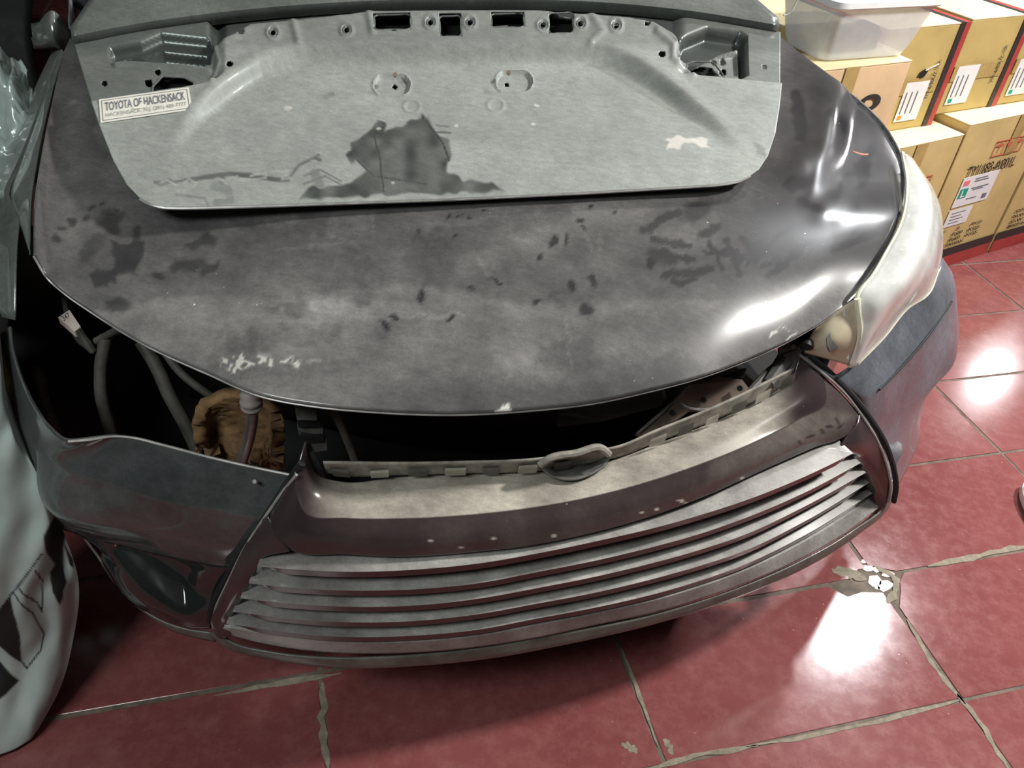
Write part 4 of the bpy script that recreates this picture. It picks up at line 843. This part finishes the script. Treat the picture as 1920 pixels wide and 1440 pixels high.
A0, B0 = (1.405, 2.725), (1.805, 2.995)
b1, F1, e1, n1_, W1 = carton((1.00, 2.455), (1.395, 2.718), .555, .50, 'brown carton on the floor directly behind the headlight, lower left of the pile', m_card)
floor_bands(b1, F1, e1, W1); decal(b1, F1, e1, W1*.5, .36, .055, .195, m_tape, 'tape_strip')
fragile(b1, F1, e1, W1*.43, .375, .18, .055); ftext(b1, F1, e1, 'TY1183-A001L', W1*.18, .285, .045, m_ink, fit=.285, bold=.008)
b2, F2, e2, n2_, W2 = carton(A0, B0, .585, .50, 'brown carton printed TY1183-A001L with green L label standing on the floor', m_card)
floor_bands(b2, F2, e2, W2); decal(b2, F2, e2, W2*.58, .44, .055, .145, m_tape, 'tape_strip')
fragile(b2, F2, e2, W2*.42, .442, .17, .058); ftext(b2, F2, e2, 'TY1183-A001L', W2*.20, .385, .040, m_ink, fit=.28, bold=.008)
shipping(b2, F2, e2, W2*.20, .268, .205, .115); s2_ = decal(b2, F2, e2, W2*.20, .190, .135, .068, m_white)
for k in range(4): decal(b2, F2, e2, W2*.24, .203+.013*k, .06+.02*(k % 2), .003, m_grey_ink, 'label_line', .0022)
for k, s_ in enumerate(['QTY:     2      PCS.', 'N.W:    7.00   KGS.', 'G.W:    8.60   KGS.', 'MADE IN TAIWAN']):
    ftext(b2, F2, e2, s_, W2*.10, .164-.0215*k, .014, m_ink, fit=.30 if k < 3 else .22, bold=.02)
b3, F3, e3, n3_, W3 = carton((1.822, 3.005), (2.22, 3.26), .585, .50, 'brown carton at the right edge, on the floor beside the printed one', m_card)
floor_bands(b3, F3, e3, W3)
shipping(b3, F3, e3, W3*.20, .268, .205, .115)
for k, s_ in enumerate(['QTY:     2      PCS.', 'N.W:    7.00   KGS.', 'G.W:    8.60   KGS.', 'MADE IN TAIWAN']): ftext(b3, F3, e3, s_, W3*.10, .164-.0215*k, .014, m_ink, fit=.30 if k < 3 else .22, bold=.02)
# upper row
def upper(A, Bp, z0, h, lab, hole=False, lx=.02):
    r_, F, e, n, W = carton(A, Bp, h, .55, lab, m_card2, z0, 'golden brown cartons stacked in the top row')
    decal(r_, F, e, W-.045, 0, .022, h, m_btape, 'black_band'); decal(r_, F, e, W-.023, 0, .023, h, m_rtape, 'red_band')
    for q_, mm in ((W-.045, m_btape), (W-.023, m_rtape)): box_part('top_band', F(q_, h+.0005), e*.022, n*.54, UPV*.0008, mm, r_)
    decal(r_, F, e, 0, h*.36, W-.05, .05, m_tape, 'tape_strip', .0008)
    sheet = decal(r_, F, e, lx, .03, .105, .125, m_white)
    for k in range(3): decal(r_, F, e, lx+.012+.024*k, .055, .005, .07, m_grey_ink, 'label_line', .0022)
    decal(r_, F, e, lx+.01, .036, .018, .014, m_orange if hole else m_green, 'label_mark', .0022)
    ftext(r_, F, e, 'FPF-6/E0UZ-10R', W-.075, h*.30, .016, m_ink, fit=.12, up_=-e, ax=UPV)
    return r_, F, e, n, W
u1, Fu, eu, nu_, Wu = upper((.991, 2.59), (1.30, 2.775), .556, .325, 'golden brown carton with torn hole, on top row behind the clear container', True, .165)
prism('torn_hole', [Fu(.215+a, .165+b_, .0026) for a, b_ in ((0, 0), (.016, .005), (.024, .022), (.008, .03), (-.008, .024), (-.012, .01))], np.cross(eu, UPV)*-.0006, m_dark, u1)
tube('torn_tape', [Fu(.225, .19, .004), Fu(.25, .202, .008), Fu(.275, .206, .004)], .0016, m_white, u1, 12, 6)
upper((1.309, 2.785), (1.566, 2.939), .587, .30, 'golden brown carton in the middle of the top row')
u3, F3_, _, _, _ = upper((1.575, 2.945), (1.86, 3.1156), .587, .30, 'golden brown carton at the right end of the top row')
upper((.726, 2.431), (.983, 2.585), .556, .325, 'golden brown carton of the top row, half hidden behind the plastic container')
upper((.90, 3.24), (1.26, 3.455), .556, .34, 'golden brown carton in the rear row behind the others')
# stack below the far left of the pile
# small pinkish carton
sm_, Fs, es, ns, Ws = carton((.66, 2.215), (1.02, 2.425), .29, .135, 'smaller pinkish brown carton with big black letters under the plastic container', m_card3, .557)
decal(sm_, Fs, es, Ws*.40, .18, .05, .11, m_tape, 'tape_strip', .0008)
ftext(sm_, Fs, es, 'TYPRO', Ws*.06, .160, .048, m_ink, fit=.315, bold=.05); ftext(sm_, Fs, es, 'WORLD . COOP', Ws*.3, .118, .020, m_ink, fit=.19, bold=.02)
# ------------------------------------------------------------------ plastic container with white lid
m_clear, t, b = nt('clear_plastic'); b.inputs['Base Color'].default_value = (.80, .84, .88, 1); b.inputs['Transmission Weight'].default_value = .45; b.inputs['Roughness'].default_value = .3; b.inputs['IOR'].default_value = 1.15
t.links.new(mixc(t, rng_(t, noise(t, 14, 4), .3, .7), (.80, .84, .86), (.97, .98, .98)), b.inputs['Base Color'])
tb = t.nodes.new('ShaderNodeBsdfTransparent'); mx = t.nodes.new('ShaderNodeMixShader'); mx.inputs[0].default_value = .6; b.inputs['Transmission Weight'].default_value = 0.
t.links.new(b.outputs[0], mx.inputs[1]); t.links.new(tb.outputs[0], mx.inputs[2]); t.links.new(mx.outputs[0], t.nodes['Material Output'].inputs[0])
ct = empty('storage_container', tuple(Fs(Ws*.5, .292, -.09)), 'clear plastic storage container with white lid on the small carton', 'container')
def rrect(c, e, n, w_, d_, r_, z, k=6):
    out_ = []
    for sx, sy, a0 in ((1, 1, 0), (-1, 1, 90), (-1, -1, 180), (1, -1, 270)):
        for i in range(k+1):
            a = math.radians(a0+90*i/k); out_.append(c+e*(sx*(w_/2-r_)+r_*math.cos(a))+n*(sy*(d_/2-r_)+r_*math.sin(a))+UPV*z)
    return out_
cc = Fs(Ws*.5, .2945, -.09); cc = np.array(cc)
ec = Z(1700, 102, .852)-Z(1540, 114, .852); ec[2] = 0; ec /= np.linalg.norm(ec); nc = np.array([-ec[1], ec[0], 0])
cR = Z(1702, 104, .853); cL = Z(1538, 112, .853); wb = np.linalg.norm(cR-cL); cc = (cR+cL)/2+nc*.085; cc[2] = .8525
def ringloft(rings, name, mat, parent, cap0=True, cap1=False):
    n = len(rings[0]); V = [p for r_ in rings for p in r_]; F = [[i*n+j, i*n+(j+1) % n, (i+1)*n+(j+1) % n, (i+1)*n+j] for i in range(len(rings)-1) for j in range(n)]
    if cap0: F.append(list(range(n))[::-1])
    if cap1: F.append([(len(rings)-1)*n+j for j in range(n)])
    return mesh_obj(name, V, F, mat, parent, True, 35)
ringloft([rrect(cc, ec, nc, wb, .17, .03, 0), rrect(cc, ec, nc, wb*1.06, .19, .03, .03), rrect(cc, ec, nc, wb*1.2, .24, .03, .145),
          rrect(cc, ec, nc, wb*1.2-.005, .235, .028, .145), rrect(cc, ec, nc, wb*1.06-.005, .185, .028, .033), rrect(cc, ec, nc, wb-.005, .165, .028, .003)], 'tub', m_clear, ct, True, True)
m_lidw = simple('white_lid_plastic', (.84, .86, .86), .4, var=.04)
ringloft([rrect(cc, ec, nc, wb*1.25, .255, .035, .138), rrect(cc, ec, nc, wb*1.27, .262, .035, .142), rrect(cc, ec, nc, wb*1.27, .262, .035, .156), rrect(cc, ec, nc, wb*1.22, .245, .03, .158), rrect(cc, ec, nc, wb*1.20, .238, .03, .150)], 'container_lid', m_lidw, ct, True, True)
for k, (a, s_) in enumerate(((-.05, .05), (.02, .04), (.06, .03))):
    ringloft([rrect(cc+ec*a, ec, nc, s_*1.4, .08, .01, .006), rrect(cc+ec*a, ec, nc, s_*1.5, .09, .01, .03+.01*k), rrect(cc+ec*a, ec, nc, s_, .06, .01, .045+.01*k)], 'contents', m_grey_p, ct, True, True)

# ------------------------------------------------------------------ white sack lower left, plastic sheet upper left, yellow carton
def cloth_mat(name, c1, c2, attr=False, tr=0.):
    m, t, b = nt(name); col = mixc(t, rng_(t, noise(t, 5, 5), .3, .7), c1, c2)
    if attr:
        a = t.nodes.new('ShaderNodeAttribute'); a.attribute_name = 'print'; s = t.nodes.new('ShaderNodeSeparateColor'); t.links.new(a.outputs['Color'], s.inputs[0]); col = mixc(t, s.outputs[0], col, (.008, .009, .01))
    t.links.new(col, b.inputs['Base Color']); b.inputs['Roughness'].default_value = .6; bump(t, noise(t, 160, 3), b, .12, .001); return m
sackrows = [row([(-260, 560, .80), (-120, 570, .78), (-40, 590, .74), (-8, 610, .71), (0, 640, .69)]),
            row([(-260, 760, .66), (-120, 760, .64), (-30, 760, .62), (5, 765, .61), (22, 790, .585)]),
            row([(-260, 900, .56), (-120, 900, .54), (-20, 890, .53), (50, 890, .51), (78, 905, .49)]),
            row([(-260, 1010, .45), (-120, 1010, .44), (0, 1010, .43), (85, 1005, .40), (120, 1000, .38)]),
            row([(-260, 1110, .35), (-120, 1110, .34), (0, 1110, .33), (100, 1105, .30), (147, 1090, .275)]),
            row([(-260, 1220, .22), (-120, 1220, .21), (0, 1215, .20), (95, 1210, .175), (138, 1195, .155)]),
            row([(-260, 1330, .11), (-120, 1330, .10), (-10, 1320, .09), (75, 1310, .075), (112, 1292, .062)]),
            row([(-260, 1450, .02), (-120, 1450, .02), (-20, 1425, .015), (40, 1398, .010), (72, 1368, .006)])]
Gs = grid_loft(sackrows, 130, 230)
sxx, syy = project(Gs.reshape(-1, 3)); sxx = sxx.reshape(Gs.shape[:2]); syy = syy.reshape(Gs.shape[:2])
wr = .008*np.sin((sxx+syy*.25)/13.+3*vnoise(sxx, syy, 70, 2))*sm(-120, 120, sxx)+.012*(vnoise(sxx, syy, 50, 6)-.5)+.02*(vnoise(sxx, syy, 120, 8)-.5)
wr *= sm(0, .06, np.linspace(1, 0, Gs.shape[1]))[None, :]
Gs = Gs+np.array([.35, -.75, .3])*wr[..., None]
bkG = Gs[:, ::-1]+np.array([-.10, .20, 0.])*np.sin(np.linspace(0, math.pi, Gs.shape[1]))[None, :, None]; Gs = np.concatenate([Gs, bkG[:, 1:]], 1)
sxx = np.concatenate([sxx, np.full_like(sxx[:, 1:], -900)], 1); syy = np.concatenate([syy, np.full_like(syy[:, 1:], -900)], 1)
sack = surf('woven_sack', Gs, cloth_mat('woven_plastic', (.33, .40, .38), (.47, .53, .51), True), None, .004)
tag(sack, 'white woven plastic sack with black printing leaning against the bumper', 'sack')
fx_, fy_ = sxx.reshape(-1), syy.reshape(-1); pm = np.zeros_like(fx_)
for P in [[(-30, 1170), (0, 1143), (20, 1118), (29, 1157), (39, 1190), (41, 1247), (0, 1213), (-30, 1190)], [(-40, 1225), (0, 1243), (36, 1278), (0, 1305), (-40, 1330)], [(104, 961), (127, 989), (119, 1026), (117, 1063), (125, 1092), (113, 1133), (98, 1112), (92, 1079), (100, 1063), (88, 1034), (84, 997)], [(118, 1015), (138, 1050), (138, 1064), (130, 1060)]]:
    pm = np.maximum(pm, polymask(fx_, fy_, P, 2, 1.5))
for pts in [[(0, 1143), (40, 1090), (79, 1036)], [(36, 1101), (55, 1120), (70, 1135), (77, 1150)], [(25, 1112), (60, 1148), (82, 1195), (75, 1225), (49, 1258)], [(68, 1068), (78, 1090), (80, 1115), (77, 1150)], [(41, 1247), (49, 1258)]]:
    pm = np.maximum(pm, stroke(fx_, fy_, pts, 1.8))
set_attr(sack, 'print', np.stack([pm, pm, pm], -1))
shr = [row([(-200, 60, .95), (-60, 80, .95), (0, 92, .95), (30, 98, .94), (46, 118, .93)]), row([(-200, 130, .92), (-60, 140, .92), (0, 150, .92), (30, 162, .91), (52, 150, .90)]), row([(-200, 220, .86), (-60, 220, .86), (0, 220, .86), (40, 230, .86), (74, 210, .86)]),
       row([(-200, 300, .80), (-60, 300, .80), (0, 300, .80), (22, 300, .80), (36, 290, .80)]), row([(-200, 370, .72), (-60, 370, .72), (-5, 380, .72), (5, 370, .72), (8, 345, .72)]), row([(-200, 470, .6), (-60, 470, .6), (-35, 470, .6), (-25, 450, .6), (-20, 430, .6)])]
Gp = grid_loft(shr, 80, 110); a_, b_ = project(Gp.reshape(-1, 3)); a_ = a_.reshape(Gp.shape[:2]); b_ = b_.reshape(Gp.shape[:2])
Gp[..., 2] += .03*(np.abs(vnoise(a_, b_*.5, 22, 3)-.5)*2-.5)+.012*(vnoise(a_, b_, 9, 4)-.5)
sheet = surf('plastic_sheet', Gp, simple('milky_plastic', (.40, .48, .46), .25, var=.25, scale=8, coat=.5), None, .002)
tag(sheet, 'crumpled pale green plastic sheet in the upper left corner beside the wing', 'plastic sheet')
prism_o = row([(-160, 600, .66), (-20, 625, .66), (16, 648, .655), (22, 700, .62), (6, 770, .58), (-60, 760, .58), (-160, 760, .58)])
yc = prism('yellow_carton', prism_o, (0, 0, -.05), simple('yellow_card', (.36, .25, .03), .6, var=.3, scale=8)); tag(yc, 'yellow packaging edge between white sack and bumper at the left edge', 'packaging')
tp = grid_loft([[(-3.4, 2.9, .01), (-2.8, 2.75, .0), (-2.1, 2.75, .0), (-1.75, 2.85, .01)], [(-3.4, 3.05, .55), (-2.8, 2.85, .6), (-2.1, 2.85, .62), (-1.8, 2.95, .5)], [(-3.4, 3.4, .95), (-2.8, 3.3, 1.0), (-2.1, 3.3, 1.05), (-1.75, 3.4, .9)], [(-3.4, 4.6, .9), (-2.8, 4.6, 1.05), (-2.1, 4.6, 1.0), (-1.7, 4.7, .85)], [(-3.4, 5.2, .01), (-2.8, 5.3, .0), (-2.1, 5.3, .0), (-1.7, 5.2, .01)]], 60, 60)
tp[..., 2] = np.maximum(.003, tp[..., 2]+.05*(vnoise(tp[..., 0], tp[..., 1], .22, 3)-.5))
tag(surf('black_backdrop', tp, simple('backdrop_black', (.008, .009, .009), .6, var=.3), None, .004), 'black tarpaulin heap added to darken the upper left corner behind the car', 'backdrop')  # heap added to stand in for the deep shade of that corner
# shoe at the right edge
shoe = empty('shoe', tuple(Z(1950, 985, 0.)), 'white shoe on the red tiles at the right edge of the picture', 'shoe')
c = Z(1965, 985, 0.)
def sring(w_, l_, z, dx=0): return [c+np.array([dx, 0, z])+np.array([w_*math.cos(a)*(1+.15*math.sin(a)), l_*math.sin(a), 0]) for a in np.linspace(0, 2*math.pi, 28, endpoint=False)]
ringloft([sring(.045, .13, .0015), sring(.05, .135, .01), sring(.049, .134, .028)], 'sole', m_lidw, shoe, True, True)
ringloft([sring(.047, .13, .028), sring(.046, .12, .05), sring(.036, .085, .075, .004), sring(.028, .06, .09, .006), sring(.022, .05, .07, .006)], 'upper', m_white, shoe, True, True)
